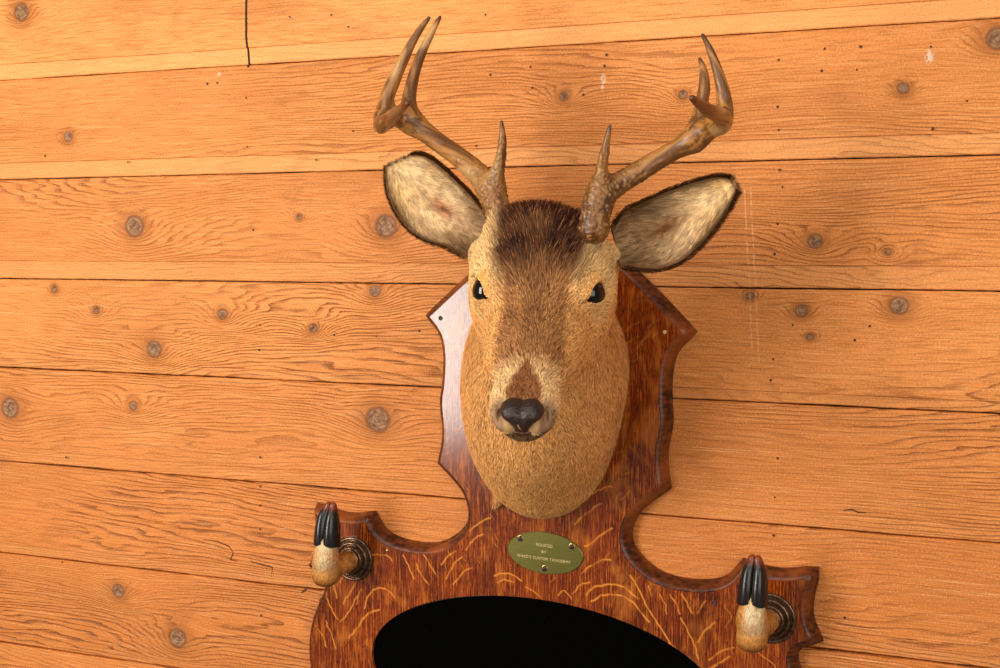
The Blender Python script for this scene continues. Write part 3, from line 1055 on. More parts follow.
def sdf_head(P):
    shp = P.shape[:-1]
    P = P.reshape(-1, 3)
    q = W2F(P)
    m = mirror_abs(q)
    d = ellipsoid(q, (-.052, 0, -.008), (.066, .056, .054))                       # cranium
    d = smin(d, ellipsoid(m, (-.028, .022, .005), (.046, .034, .028)), .02)        # brow
    d = smin(d, ellipsoid(q, (.045, 0, -.008), (.085, .041, .029)), .02)           # bridge
    d = smin(d, ellipsoid(q, (.105, 0, -.011), (.068, .0315, .0255)), .02)         # muzzle
    d = smin(d, ellipsoid(m, (.154, .0135, -.010), (.027, .0175, .021)), .014)      # muzzle pads
    d = smin(d, ellipsoid(m, (.015, .028, -.032), (.070, .024, .036)), .025)       # cheeks
    d = smin(d, ellipsoid(m, (-.050, .042, -.030), (.050, .034, .044)), .02)       # back of the jaw
    d = smin(d, cone(q, (-.02, 0, -.045), (.145, 0, -.030), .036, .014), .02)      # jaw
    d = smin(d, ellipsoid(q, (.157, 0, -.029), (.016, .016, .010)), .008)          # chin
    # orbit
    d = smin(d, ellipsoid(m, EYE + A(-.006, -.008, .002), (.028, .018, .019)), .014)
    # pedicels
    d = smin(d, cone(m, (-.060, .040, .024), (-.066, .046, .038), .016, .011), .026)
    # poll hair tuft
    d = smin(d, ellipsoid(q, (-.072, -.006, .030), (.030, .042, .026)), .02)
    # lids: ball over the eye then almond cut
    d = smin(d, sphere(m, EYE, .0178), .010)
    le = (m - EYE)
    L, O, U = le @ e_long, le @ e_out, le @ e_up
    k1 = np.sqrt(L ** 2 + (U + .0098) ** 2) - .0190
    k2 = np.sqrt(L ** 2 + (U - .0098) ** 2) - .0190
    alm = np.maximum(np.maximum(k1, k2), -(O - .002))
    d = smax(d, -alm, .0015)
    # tear-duct groove running forward of the eye
    d = smax(d, -cone(m, EYE + e_long * .013 + e_out * .013, EYE + e_long * .024 + e_out * .009, .0024, .001), .003)
    # nostril slits either side of the pad
    d = smax(d, -ellipsoid(m, (.178, .0215, -.002), (.011, .0030, .0090)), .003)
    # mouth line
    d = smax(d, -np.maximum(np.abs(q[:, 2] + .0200 + .06 * (q[:, 0] - .16)) - .0009, np.abs(q[:, 0] - .14) - .05), .003)
    # ear roots
    d = smin(d, cone(m, (-.066, .045, .000), (-.080, .066, .000), .021, .008), .034)
    # neck, pushed out of the board (world axes)
    n = ellipsoid(P, (.073, -.030, 1.417), (.088, .135, .143))
    n = smin(n, ellipsoid(P, (.098, -.110, 1.435), (.077, .115, .112)), .03)
    n = smin(n, cone(P, (.085, -.05, 1.47), (.132, -.200, 1.530), .078, .058), .04)
    n = smin(n, cone(P, (.10, -.10, 1.44), (.138, -.215, 1.500), .065, .046), .04)
    d = smin(d, n, .022)
    d = smin(d, cone(P, (.030, -.045, 1.318), (.0075, -.0275, 1.2835), .016, .0028), .012)
    d = smax(d, P[:, 1] + .0243, .002)
    return d.reshape(shp)


HP_, HF_ = surface(sdf_head, (-.06, -.46, 1.24), (.27, -.015, 1.68), .0022)


def fur_zone(P):
    """colour (linear), length, lift for points on the head"""
    q = W2F(P)
    a, b, c = q[:, 0], np.abs(q[:, 1]), q[:, 2]
    n1 = vnoise(P, 60, 1)
    n2 = vnoise(P, 140, 2)
    n3 = vnoise(P, 22, 3)
    tan = A(*srgb(224, 160, 94))
    gold = A(*srgb(230, 162, 92))
    pale = A(*srgb(236, 192, 132))
    brown = A(*srgb(52, 18, 7))
    grz = A(*srgb(134, 86, 52))
    red = A(*srgb(120, 62, 24))
    orange = A(*srgb(236, 170, 88))
    col = np.repeat(gold[None], len(P), 0)
    def mx(col, c, w):
        w = np.clip(w, 0, 1)[:, None]
        return col * (1 - w) + c * w
    headness = sm(-a, .16, .09) * 1.0
    onhead = (c > -.075 + 0 * a)
    # neck: slight paler sides
    col = mx(col, tan, .5 * n3)
    # side of head & cheeks
    col = mx(col, tan, headness * .8)
    # top of the face, grizzled
    top = sm(c + (b < .05) * .004, -.012, .012) * sm(a, .150, .110) * sm(a, -.13, -.10) * sm(b, .050, .036)
    col = mx(col, grz, top * (.8 + .3 * (n1 - .5)))
    # dark crown between eyes and antlers
    crown = sm(a + .014 * (n1 - .5), .026, -.020) * sm(b + .010 * (n3 - .5), .060, .046) * sm(a, -.20, -.12) * sm(c, .0, .015)
    col = mx(col, brown, crown * (.88 + .4 * (n1 - .5)))
    patch = np.exp(-(((a + .026 - .004) / .016) ** 2 + ((b - .024) / .014) ** 2))
    col = mx(col, A(*srgb(36, 15, 7)), patch * .8 * sm(c, .0, .015))
    mid = sm(b, .013, .004) * sm(a, .125, .10) * sm(a, -.02, .01) * sm(c, 0, .01)
    col = mx(col, A(*srgb(126, 82, 48)), mid * .55)
    # pale ring round the eyes, orange on the upper lid
    m = mirror_abs(q)
    de = np.linalg.norm((m - EYE) / A(1.25, 1.0, 1.0), axis=1)
    col = mx(col, pale, sm(de, .036, .024) * .55)
    le = m - EYE
    U = le @ e_up
    O = le @ e_out
    col = mx(col, orange, sm(de, .025, .019) * sm(U, .001, .006) * .7)
    # brow pale streak running to the ear root
    col = mx(col, pale, sm(b, .034, .050) * sm(a, -.005, -.03) * sm(c, -.02, .0) * .7)
    # cheek below the eye
    col = mx(col, tan, sm(b, .026, .036) * sm(a, .0, .03) * sm(a, .16, .12) * .8)
    # muzzle: pale flanks and a red-brown triangle above the nose
    col = mx(col, A(*srgb(222, 184, 132)), sm(a, .108, .138) * .7)
    tri = sm(b + .006 * (n2 - .5), (.0015 + .0135 * sm(a, .116, .152)) + .003, (.0015 + .0135 * sm(a, .116, .152)) - .003) * sm(a, .108, .120) * sm(c, .002, .008)
    col = mx(col, red, tri * .9)
    # bald grey-tan rims of the nostrils
    col = mx(col, A(*srgb(168, 130, 96)), sm(a, .160, .168) * sm(c, .012, .006) * sm(b, .014, .018))
    col = mx(col, A(*srgb(60, 30, 16)), sm(a, .150, .160) * sm(c, -.020, -.024) * .85)
    # root of the antlers
    L = np.full(len(P), .0075)
    neckw = sm(a, -.02, -.10) * sm(c, .01, -.03)
    L = L + .0035 * neckw
    L = np.where(a > .02, .0058, L)
    L = L + .009 * crown
    L = np.where(a > .13, .0038, L)
    L = L * (.7 + .6 * rng.random(len(P)))
    L = np.where(de < .027, .0026, L)
    alm_ = np.maximum(np.sqrt((le @ e_long) ** 2 + (U + .0098) ** 2) - .0190, np.sqrt((le @ e_long) ** 2 + (U - .0098) ** 2) - .0190)
    keep = (alm_ > .0012) | (O < .0) | (de > .03)
    keep &= ~((a > .166) & (b < .018) & (c > -.016) & (c < .014))
    keep &= ~((np.abs(b - .0215) < .0045) & (a > .170))
    lift = np.full(len(P), .34) + .08 * crown
    lift = np.where(a > .03, .30, lift)
    lift = lift + .12 * neckw * rng.random(len(P))
    return np.clip(col, 0, 1), L, lift, keep, crown, top


def fur_flow(P, N):
    q = W2H(P)
    a, b, c = q[:, 0], q[:, 1], q[:, 2]
    back = -RH[:, 0][None] + .35 * np.sign(b)[:, None] * sm(np.abs(b), .0, .03)[:, None] * RH[:, 1][None]
    wn = (sm(a, .03, -.06) * sm(c, .0, -.03))[:, None]
    # neck hair lies down and back to the board
    down = A(0, .45, -1.0)[None] + .35 * np.stack([P[:, 0] - .08, 0 * P[:, 0], 0 * P[:, 0]], 1) * 8
    iy = sm(-P[:, 1], .27, .21)[:, None] * sm(-c, .01, .05)[:, None]
    w = np.maximum(wn, iy)
    fl = back * (1 - w) + down * w
    wob = np.stack([vnoise(P, 45, 5) - .5, vnoise(P, 45, 6) - .5, vnoise(P, 45, 7) - .5], 1)
    return norm(fl + wob * .9)


headcol = fur_zone(HP_)[0] * .9

# ---------- ears: cupped shells with an inner and an outer skin
EAR_L = [((0.0652, -0.195, 1.6341), (0.0438, -0.195, 1.5865)), ((0.0464, -0.19, 1.6528), (0.0162, -0.19, 1.5985)), ((0.0262, -0.185, 1.6697), (-0.0094, -0.185, 1.6051)), ((0.0069, -0.18, 1.6846), (-0.0342, -0.18, 1.6175)), ((-0.0114, -0.175, 1.6958), (-0.0542, -0.175, 1.6379)), ((-0.0262, -0.17, 1.7003), (-0.0681, -0.17, 1.663)), ((-0.04, -0.165, 1.701), (-0.0732, -0.165, 1.6883))]
EAR_R = [((0.2078, -0.195, 1.6183), (0.2167, -0.195, 1.5789)), ((0.2181, -0.19, 1.6339), (0.2368, -0.19, 1.5758)), ((0.2402, -0.185, 1.6451), (0.2589, -0.185, 1.5769)), ((0.2632, -0.18, 1.6552), (0.2808, -0.18, 1.5873)), ((0.2872, -0.175, 1.6637), (0.3014, -0.175, 1.6078)), ((0.3099, -0.17, 1.6692), (0.3196, -0.17, 1.6333)), ((0.3233, -0.165, 1.6681), (0.3307, -0.165, 1.6547))]


def build_ear(E, nu=70, nv=44, seed=0):
    U = np.array(catmull([e[0] for e in E], .002) + [A(*E[-1][0])])
    L = np.array(catmull([e[1] for e in E], .002) + [A(*E[-1][1])])
    def res(X, n):
        d = np.concatenate([[0], np.cumsum(np.linalg.norm(np.diff(X, axis=0), axis=1))])
        t = np.linspace(0, d[-1], n)
        return np.stack([np.interp(t, d, X[:, k]) for k in range(3)], 1)
    U, L = res(U, nu), res(L, nu)
    t = np.linspace(0, 1, nu)
    v = np.linspace(-1, 1, nv)
    mid = (U + L) / 2
    half = (U - L) / 2
    outd = norm(A(.30, -1.0, .05))              # roughly the way the cup opens
    depth = (.034 * (1 - t) ** 1.1 + .010 * np.sin(math.pi * np.clip(t, 0, 1)) + .003)
    G = np.zeros((nu, nv, 3))
    for k in range(nv):
        vv = v[k]
        cup = (1 - abs(vv) ** 2.2)
        G[:, k] = mid + half * vv - outd * (depth * cup)[:, None]
    # wavy rim
    # normals
    du = np.gradient(G, axis=0)
    dv = np.gradient(G, axis=1)
    N = norm(np.cross(du, dv))
    if (N[nu // 2, nv // 2] @ outd) < 0:
        N = -N
    th = .0042 * (1 - .55 * np.abs(v))[None, :, None] * np.ones((nu, 1, 1))
    B = G - N * th
    V = np.concatenate([G.reshape(-1, 3), B.reshape(-1, 3)])
    n = nu * nv
    F = []
    for i in range(nu - 1):
        for j in range(nv - 1):
            a = i * nv + j
            F.append((a, a + 1, a + nv + 1, a + nv))
            F.append((n + a, n + a + nv, n + a + nv + 1, n + a + 1))
    for i in range(nu - 1):
        for j in (0, nv - 1):
            a = i * nv + j
            q = (a, a + nv, n + a + nv, n + a)
            F.append(q if j == 0 else q[::-1])
    for j in range(nv - 1):
        a = (nu - 1) * nv + j
        F.append((a, a + 1, n + a + 1, n + a))
    return V, np.array(F), G, N, t, v, norm(np.gradient(mid, axis=0)), outd


def ear_colour(tt, vv, P, right_ear):
    dark = A(*srgb(92, 56, 26))
    pale = A(*srgb(232, 196, 148))
    gold = A(*srgb(232, 184, 112))
    redb = A(*srgb(150, 84, 48))
    col = np.repeat(pale[None], len(P), 0)
    n = vnoise(P, 70, 11)
    n2 = vnoise(P, 30, 12)
    def mx(c0, c, w):
        w = np.clip(w, 0, 1)[:, None]
        return c0 * (1 - w) + c * w
    col = mx(col, gold, sm(tt, .35, .8) * .8 * n2)
    patch = np.exp(-(((tt - .36) / .17) ** 2 + ((vv - .12) / .30) ** 2))
    col = mx(col, redb, patch * .9)
    col = mx(col, A(*srgb(120, 82, 46)), sm(np.abs(vv), .62, 1.0) * .65 * (.5 + n))
    col = mx(col, dark, sm(np.abs(vv), .88, 1.0) * .8)
    col = mx(col, dark, sm(tt, .93, 1.0) * .8)
    if right_ear:
        col = mx(col, A(*srgb(128, 84, 44)), sm(tt, .55, .10) * .6)
    else:
        col = mx(col, A(*srgb(128, 84, 44)), sm(tt, .30, .02) * .6)
    return np.clip(col, 0, 1)


ears = []
for k, E in enumerate((EAR_L, EAR_R)):
    V, F, G, N, t, v, spine, outd = build_ear(E)
    nu, nv = len(t), len(v)
    T, VV = np.meshgrid(t, v, indexing='ij')
    ci = ear_colour(T.ravel(), VV.ravel(), G.reshape(-1, 3), k == 1) * .85
    co_ = np.repeat(A(*srgb(104, 66, 32))[None], nu * nv, 0)
    ears.append((V, F, np.vstack([ci, co_]), G, N, T, VV, spine, outd))

allV = np.vstack([HP_] + [e[0] for e in ears])
offs = [len(HP_), len(HP_) + len(ears[0][0])]
allF = np.vstack([HF_] + [e[1] + o for e, o in zip(ears, offs)])
allC = np.vstack([headcol] + [e[2] for e in ears])
skin_mat = mat_attr('deer_hide', rough=.75, spec=.2, noise_k=.5, bump=.4, bscale=700)
head = obj('deer_head', allV, [allF], skin_mat, root, cols=allC, origin=E0)
head['label'] = 'tan and brown deer head and neck'

# ---------- fur
fv, ffq, fft, fc = [], [], [], []
nv_tot = 0


def add_fur(P, N, flow, L, lift, W, C, curve=.5):
    global nv_tot
    V, F, Cc = strands(P, N, flow, L, lift, W, C, curve)
    fv.append(V)
    ffq.append(F[0] + nv_tot)
    fft.append(F[1] + nv_tot)
    fc.append(Cc)
    nv_tot += len(V)


def grizzle(C, amt):
    n = len(C)
    k = 1 + rng.normal(0, amt, (n, 1))
    C = C * np.clip(k, .35, 1.9)
    return np.clip(C, 0, 1)


P, _ = sample_surface(HP_, HF_, 300000)
# nothing to grow on the flat back against the board
P = P[P[:, 1] < -.026]
N = grad(sdf_head, P)
C, L, lift, keep, crown, top = fur_zone(P)
P, N, C, L, lift, crown, top = [x[keep] for x in (P, N, C, L, lift, crown, top)]
amt = .30 + .16 * top
r = rng.random(len(P))
C = C * np.clip(1 + rng.normal(0, 1, (len(P), 1)) * amt[:, None], .4, 1.8)
lightt = (r < .09) & (crown > .2)
C[lightt] = A(*srgb(150, 98, 56))
wet = rng.random(len(P)) < .12
C[wet] *= .5
add_fur(P, N, fur_flow(P, N), L, lift, np.full(len(P), .0006) + .0004 * rng.random(len(P)), np.clip(C, 0, 1))

# ear hair
for k, (V, F, cc, G, Ng, T, VV, spine, outd) in enumerate(ears):
    n = 15000
    nu, nv = T.shape
    i = rng.integers(0, nu - 1, n)
    j = rng.integers(0, nv - 1, n)
    fu, fw = rng.random(n), rng.random(n)
    Pp = (G[i, j] * (1 - fu)[:, None] + G[i + 1, j] * fu[:, None]) * (1 - fw)[:, None] + (G[i, j + 1] * (1 - fu)[:, None] + G[i + 1, j + 1] * fu[:, None]) * fw[:, None]
    Nn = Ng[i, j]
    t_, v_ = T[i, j], VV[i, j] + fw * (2 / (nv - 1))
    across = norm(G[i, nv - 1] - G[i, 0])
    fl = norm(spine[i] * .9 - across * v_[:, None] * .75 + Nn * .1)
    col = ear_colour(t_, v_, Pp, k == 1)
    Lh = (.009 + .010 * sm(np.abs(v_), .2, .8) * (1 - t_) + .003 * rng.random(n))
    Lh = np.where(np.abs(v_) > .85, .006, Lh)
    Lh = np.where(t_ > .85, .005, Lh)
    clump = vnoise(Pp, 230, 31 + k)[:, None]
    col = col * (.50 + .95 * clump)
    add_fur(Pp, Nn, fl, Lh, np.full(n, .16) + .10 * rng.random(n), np.full(n, .0006), np.clip(grizzle(col, .2), 0, 1))
    # rim hair, dark, all round the edge
    n = 5200
    e = rng.random(n)
    j = np.where(e < .42, 0, np.where(e < .84, nv - 1, 0))
    i = rng.integers(2, nu, n)
    tipm = e >= .84
    jt = rng.integers(0, nv, n)
    j = np.where(tipm, jt, j)
    i = np.where(tipm, nu - 1, i)
    Pp = G[i, j] - Ng[i, j] * (rng.random(n) * .004)[:, None]
    v_ = VV[i, j]
    across = norm(G[i, nv - 1] - G[i, 0])
    Nn = norm(across * np.where(tipm, 0, np.sign(v_))[:, None] + spine[i] * np.where(tipm, 1, .1)[:, None] + Ng[i, j] * .3)
    fl = norm(spine[i] + rng.normal(0, .3, (n, 3)))
    col = np.repeat(A(*srgb(96, 58, 28))[None], n, 0)
    add_fur(Pp, Nn, fl, np.full(n, .0042) + .003 * rng.random(n), np.full(n, .3), np.full(n, .0006), grizzle(col, .35))
    # back of the ear
    n = 4000
    i = rng.integers(0, nu, n)
    j = rng.integers(0, nv, n)
    Pp = G[i, j] - Ng[i, j] * .0040
    add_fur(Pp, -Ng[i, j], spine[i], np.full(n, .007), np.full(n, .2), np.full(n, .0009), grizzle(np.repeat(A(*srgb(130, 88, 46))[None], n, 0), .25))

# skin tab at the bottom left of the neck
fm = NT('deer_fur')
fm.set(col=fm.attr('Col'), rough=.6, spec=.10)
fur = obj('fur_coat', np.vstack(fv), [np.vstack(ffq), np.vstack(fft)], fm.m, head, cols=np.vstack(fc), origin=E0, smooth=False)
fur['kind'] = 'stuff'

# ---------- eyes
eyem = NT('glass_eye')
eyem.set(col=(.006, .004, .003), rough=.05, spec=.45)


def uvsphere(c, r, nu=32, nv=20, sc=(1, 1, 1), R=None):
    V, F = [], []
    for i in range(nv + 1):
        ph = math.pi * i / nv
        for j in range(nu):
            th = 2 * math.pi * j / nu
            p = A(math.sin(ph) * math.cos(th) * sc[0], math.sin(ph) * math.sin(th) * sc[1], math.cos(ph) * sc[2]) * r
            if R is not None:
                p = R @ p
            V.append(A(*c) + p)
    for i in range(nv):
        for j in range(nu):
            k = (j + 1) % nu
            F.append((i * nu + j, (i + 1) * nu + j, (i + 1) * nu + k, i * nu + k))
    return np.array(V), F


for sgn in (-1, 1):
    c = H2W(A(EYE[0], EYE[1] * sgn, EYE[2]))[0]
    V, F = uvsphere(c, .0168)
    ey = obj('eye', V, F, eyem.m, head)
    ey['label'] = 'glossy black glass eye'
    # lashes: a few dark hairs at the upper back corner
    ln = 26
    lv, lf, o = [], [], 0
    for k in range(ln):
        tt = -.017 + .020 * k / ln
        base = EYE + e_long * (tt) + e_up * (.0085 - .0075 * ((tt + .004) / .014) ** 2 * .6) + e_out * .0150
        dirn = norm(e_out * .8 + e_up * .6 - e_long * .8 + rng.normal(0, .12, 3))
        ll = .006 * (1.2 - abs(k - 8) / 20)
        sd = norm(np.cross(dirn, e_up)) * .00025
        pts = [base - sd, base + sd, base + dirn * ll]
        for p in pts:
            p = p.copy()
            p[1] *= sgn
            lv.append(H2W(p)[0])
        lf.append((o, o + 1, o + 2))
        o += 3
    obj('eyelashes', np.array(lv), lf, bpy.data.materials.get('dark_lashes') or mat_flat('dark_lashes', (.02, .01, .006), .6), head)


# ---------- nose pad with lip
def sdf_nose(P):
    q = W2F(P)
    m = mirror_abs(q)
    d = smin(ellipsoid(m, (.1720, .0088, .0030), (.0130, .0112, .0088)), ellipsoid(q, (.1725, 0, -.001), (.0132, .0120, .0085)), .006)
    d = smin(d, ellipsoid(q, (.1722, 0, -.0060), (.0125, .0105, .0090)), .006)
    d = smin(d, ellipsoid(q, (.1660, 0, -.0155), (.0155, .0178, .0105)), .002)
    d = smax(d, -cone(q, (.1868, 0, .012), (.1885, 0, -.018), .0014, .0008), .004)
    d = smax(d, -ellipsoid(m, (.184, .004, -.0150), (.006, .016, .0009)), .002)
    bump_ = (vnoise(P, 900, 21) - .5) * .0006
    return d + bump_


NPt, NF = surface(sdf_nose, H2W(A(.186, 0, -.006))[0] - .034, H2W(A(.186, 0, -.006))[0] + .034, .0008)
qn = W2F(NPt)
nc = np.repeat(A(.026, .013, .010)[None], len(NPt), 0)
lipw = sm(qn[:, 2] + .25 * np.abs(qn[:, 1]), -.007, -.012)[:, None]
nc = nc * (1 - lipw) + A(.060, .020, .008) * lipw
fl = (vnoise(NPt, 420, 9) > .80) & (qn[:, 2] < -.010)
nc[fl] = A(.55, .22, .05)
cl = (np.abs(qn[:, 1] + .002 + .25 * (qn[:, 2] + .005)) < .0006) & (qn[:, 2] < -.002) & (qn[:, 2] > -.014)
nc[cl] = A(.50, .25, .09)
nm = mat_attr('black_nose_leather', rough=.30, spec=.4, noise_k=0, bump=.35, bscale=1100)
no = obj('nose', NPt, [NF], nm, head, cols=nc)
no['label'] = 'glossy black nose pad and dark lip'

# ---------- antlers
ANT_L = dict(
    beam=[(0.094, -0.222, 1.6200, 0.0125), (0.0894, -0.222, 1.6396, 0.0120), (0.0784, -0.215, 1.6589, 0.0115), (0.0602, -0.205, 1.6767, 0.0103), (0.0353, -0.197, 1.6949, 0.0092), (0.0047, -0.188, 1.7137, 0.009), (-0.0222, -0.183, 1.7314, 0.0098), (-0.0397, -0.19, 1.7413, 0.0095), (-0.0454, -0.21, 1.7408, 0.0085), (-.0398, -.237, 1.7292, 0.0075), (-.0172, -.264, 1.7327, 0.006), (.0061, -.287, 1.7382, 0.0043), (.0265, -.305, 1.7432, 0.0022)],
    t1=[(-0.0453, -0.215, 1.7404, 0.008), (-0.0457, -0.214, 1.7578, 0.007), (-0.0378, -0.21, 1.7806, 0.006), (-0.024, -0.203, 1.8132, 0.0044), (-0.013, -0.198, 1.8337, 0.003), (-0.0023, -0.195, 1.8475, 0.0012)],
    t2=[(-0.0291, -0.184, 1.7371, 0.009), (-0.0347, -0.18, 1.7586, 0.0070), (-0.0324, -0.173, 1.7891, 0.0054), (-0.0244, -0.165, 1.8184, 0.0042), (-0.0131, -0.16, 1.8427, 0.0026), (-0.007, -0.157, 1.8549, 0.0011)],
    brow=[(0.0809, -0.218, 1.6609, 0.009), (0.0906, -0.222, 1.6794, 0.0056), (0.0971, -0.228, 1.6976, 0.0040), (0.1003, -0.233, 1.7137, 0.0029), (0.1005, -0.236, 1.7279, 0.001)])
ANT_R = dict(
    beam=[(0.1972, -0.222, 1.6180, 0.0125), (0.1998, -0.222, 1.6343, 0.0120), (0.2043, -0.218, 1.6497, 0.011), (0.2134, -0.21, 1.66, 0.010), (0.2348, -0.2, 1.6743, 0.0092), (0.2589, -0.192, 1.6895, 0.0087), (0.2825, -0.187, 1.7033, 0.0088), (0.3049, -0.19, 1.7155, 0.0095), (0.3211, -0.207, 1.7215, 0.0085), (0.3315, -0.235, 1.7244, 0.0072), (0.3291, -0.27, 1.7265, 0.0056), (0.3247, -0.295, 1.7313, 0.004), (0.3222, -0.315, 1.7348, 0.0022)],
    t1=[(0.3228, -0.21, 1.7221, 0.008), (0.3288, -0.213, 1.7353, 0.0068), (0.3281, -0.215, 1.7488, 0.0058), (0.3224, -0.215, 1.7705, 0.0043), (0.3137, -0.213, 1.7926, 0.0028), (0.3055, -0.21, 1.8081, 0.001)],
    t2=[(0.2919, -0.187, 1.7071, 0.009), (0.2958, -0.183, 1.7294, 0.0065), (0.2985, -0.18, 1.7478, 0.0055), (0.2994, -0.176, 1.7653, 0.0046), (0.2967, -0.172, 1.78, 0.003), (0.2925, -0.17, 1.7906, 0.001)],
    brow=[(0.1996, -0.22, 1.6466, 0.009), (0.2035, -0.224, 1.6647, 0.006), (0.2083, -0.229, 1.6815, 0.0043), (0.213, -0.234, 1.6981, 0.0032), (0.2189, -0.238, 1.7195, 0.001)])


def make_antler(D, seed, k=.014):
    chains = []
    for nme in ('beam', 't1', 't2', 'brow'):
        pts = catmull(D[nme], .006) + [A(*D[nme][-1])]
        chains.append(np.array(pts))
    base = A(*D['beam'][0][:3])
    for ch in chains:
        ch[:, 3] *= 1.10
    allp = np.vstack(chains)

    def chain_d(P, ch):
        best = np.full(len(P), 9.)
        for i in range(len(ch) - 1):
            best = np.minimum(best, cone(P, ch[i, :3], ch[i + 1, :3], ch[i, 3], ch[i + 1, 3]))
        return best

    def f(P):
        P = P.reshape(-1, 3)
        out = np.full(len(P), 9.)
        for c_i, ch in enumerate(chains):
            out = smin(out, chain_d(P, ch), k) if c_i else chain_d(P, ch)
        hb = np.linalg.norm(P - base, axis=1)
        pearl = sm(hb, .13, .02)
        # burr ring and pearling low on the beam
        out = out - .0022 * np.exp(-((hb - .012) / .005) ** 2)
        out = out - pearl * (np.maximum(vnoise(P, 560, seed) - .45, 0) * .0042)
        out = out - (vnoise(P, 120, seed + 1) - .5) * .0006 - .0006
        return out
    V, F = surface(f, allp[:, :3].min(0) - .02, allp[:, :3].max(0) + .02, .0013)
    # colour: gold-brown, dark stain low down, pale rubbed streaks, dark tips
    segs = np.vstack([np.hstack([(c[1:, :3] + c[:-1, :3]) / 2, norm(c[1:, :3] - c[:-1, :3])]) for c in chains])
    near = np.concatenate([np.argmin(((V[k:k + 4000, None, :] - segs[None, :, :3]) ** 2).sum(-1), axis=1) for k in range(0, len(V), 4000)])
    tg = segs[near, 3:]
    arc = np.concatenate([np.cumsum(np.linalg.norm(np.diff(c[:, :3], axis=0), axis=1)) + 3.0 * kk for kk, c in enumerate(chains)])
    rel = V - segs[near, :3]
    along = (rel * tg).sum(1)
    Vs = (rel - along[:, None] * tg) + A(.30, .12, .21) * (arc[near] + along)[:, None] * .55
    n1 = vnoise(Vs, 110, seed + 2)
    n2 = vnoise(Vs, 420, seed + 3)
    n3 = vnoise(V, 24, seed + 4)
    hb = np.linalg.norm(V - base, axis=1)
    gold = A(*srgb(182, 122, 58))
    dark = A(*srgb(70, 36, 15))
    pale = A(*srgb(212, 168, 108))
    col = np.repeat(gold[None], len(V), 0)
    def mx(c0, c, w):
        w = np.clip(w, 0, 1)[:, None]
        return c0 * (1 - w) + c * w
    col = mx(col, dark, sm(n1 * .6 + n2 * .5, .42, .72) * .75)
    col = mx(col, dark, sm(hb, .11, .03) * .45)
    # groves low on the beam pale pearls
    g0 = np.maximum(vnoise(V, 330, seed) - .6, 0) * 3
    col = mx(col, A(*srgb(190, 140, 80)), g0 * sm(hb, .13, .04) * .9)
    col = mx(col, pale, sm(n3, .60, .75) * sm(hb, .03, .08) * .6)
    for ch in chains:
        dt = np.linalg.norm(V - ch[-1, :3], axis=1)
        col = mx(col, A(*srgb(70, 32, 14)), sm(dt, .012, .002) * .9)
    # beam end is a darker chestnut
    tip = np.array(chains[0][-1, :3])
    col = mx(col, A(*srgb(104, 50, 20)), sm(np.linalg.norm(V - tip, axis=1), .075, .03) * .75)
    return V, F, np.clip(col, 0, 1)


antm = mat_attr('antler_bone', rough=.38, spec=.4, noise_k=.5, bump=.45, bscale=520, coat=.12)
V, F, C = make_antler(ANT_L, 41)
a1 = obj('antler', V, [F], antm, head, cols=C)
a1['label'] = 'four-point brown antler, the left one'
V, F, C = make_antler(ANT_R, 61)
a2 = obj('antler', V, [F], antm, head, cols=C)
a2['label'] = 'four-point brown antler, the right one'


# ------------------------------------------------------------------ hoof hooks
hoofm = NT('black_hoof_horn')
_p = hoofm.pos()
_c = hoofm.n('ShaderNodeSeparateColor')
hoofm.put(hoofm.attr('Col'), _c.inputs[0])
_h = hoofm.noise(hoofm.scale(_p, (500, 500, 60)), 1.0, 3, .6)
hoofm.bump(_h, .15, .0006)
hoofm.set(col=hoofm.mix(1.0, hoofm.attr('Col'), hoofm.mix(_h, (.7, .7, .7), (1.3, 1.3, 1.3)), 'MULTIPLY'), rough=.24, spec=.4)
legskin = mat_attr('leg_hide', rough=.7, spec=.2, noise_k=.3, bump=.3, bscale=600)


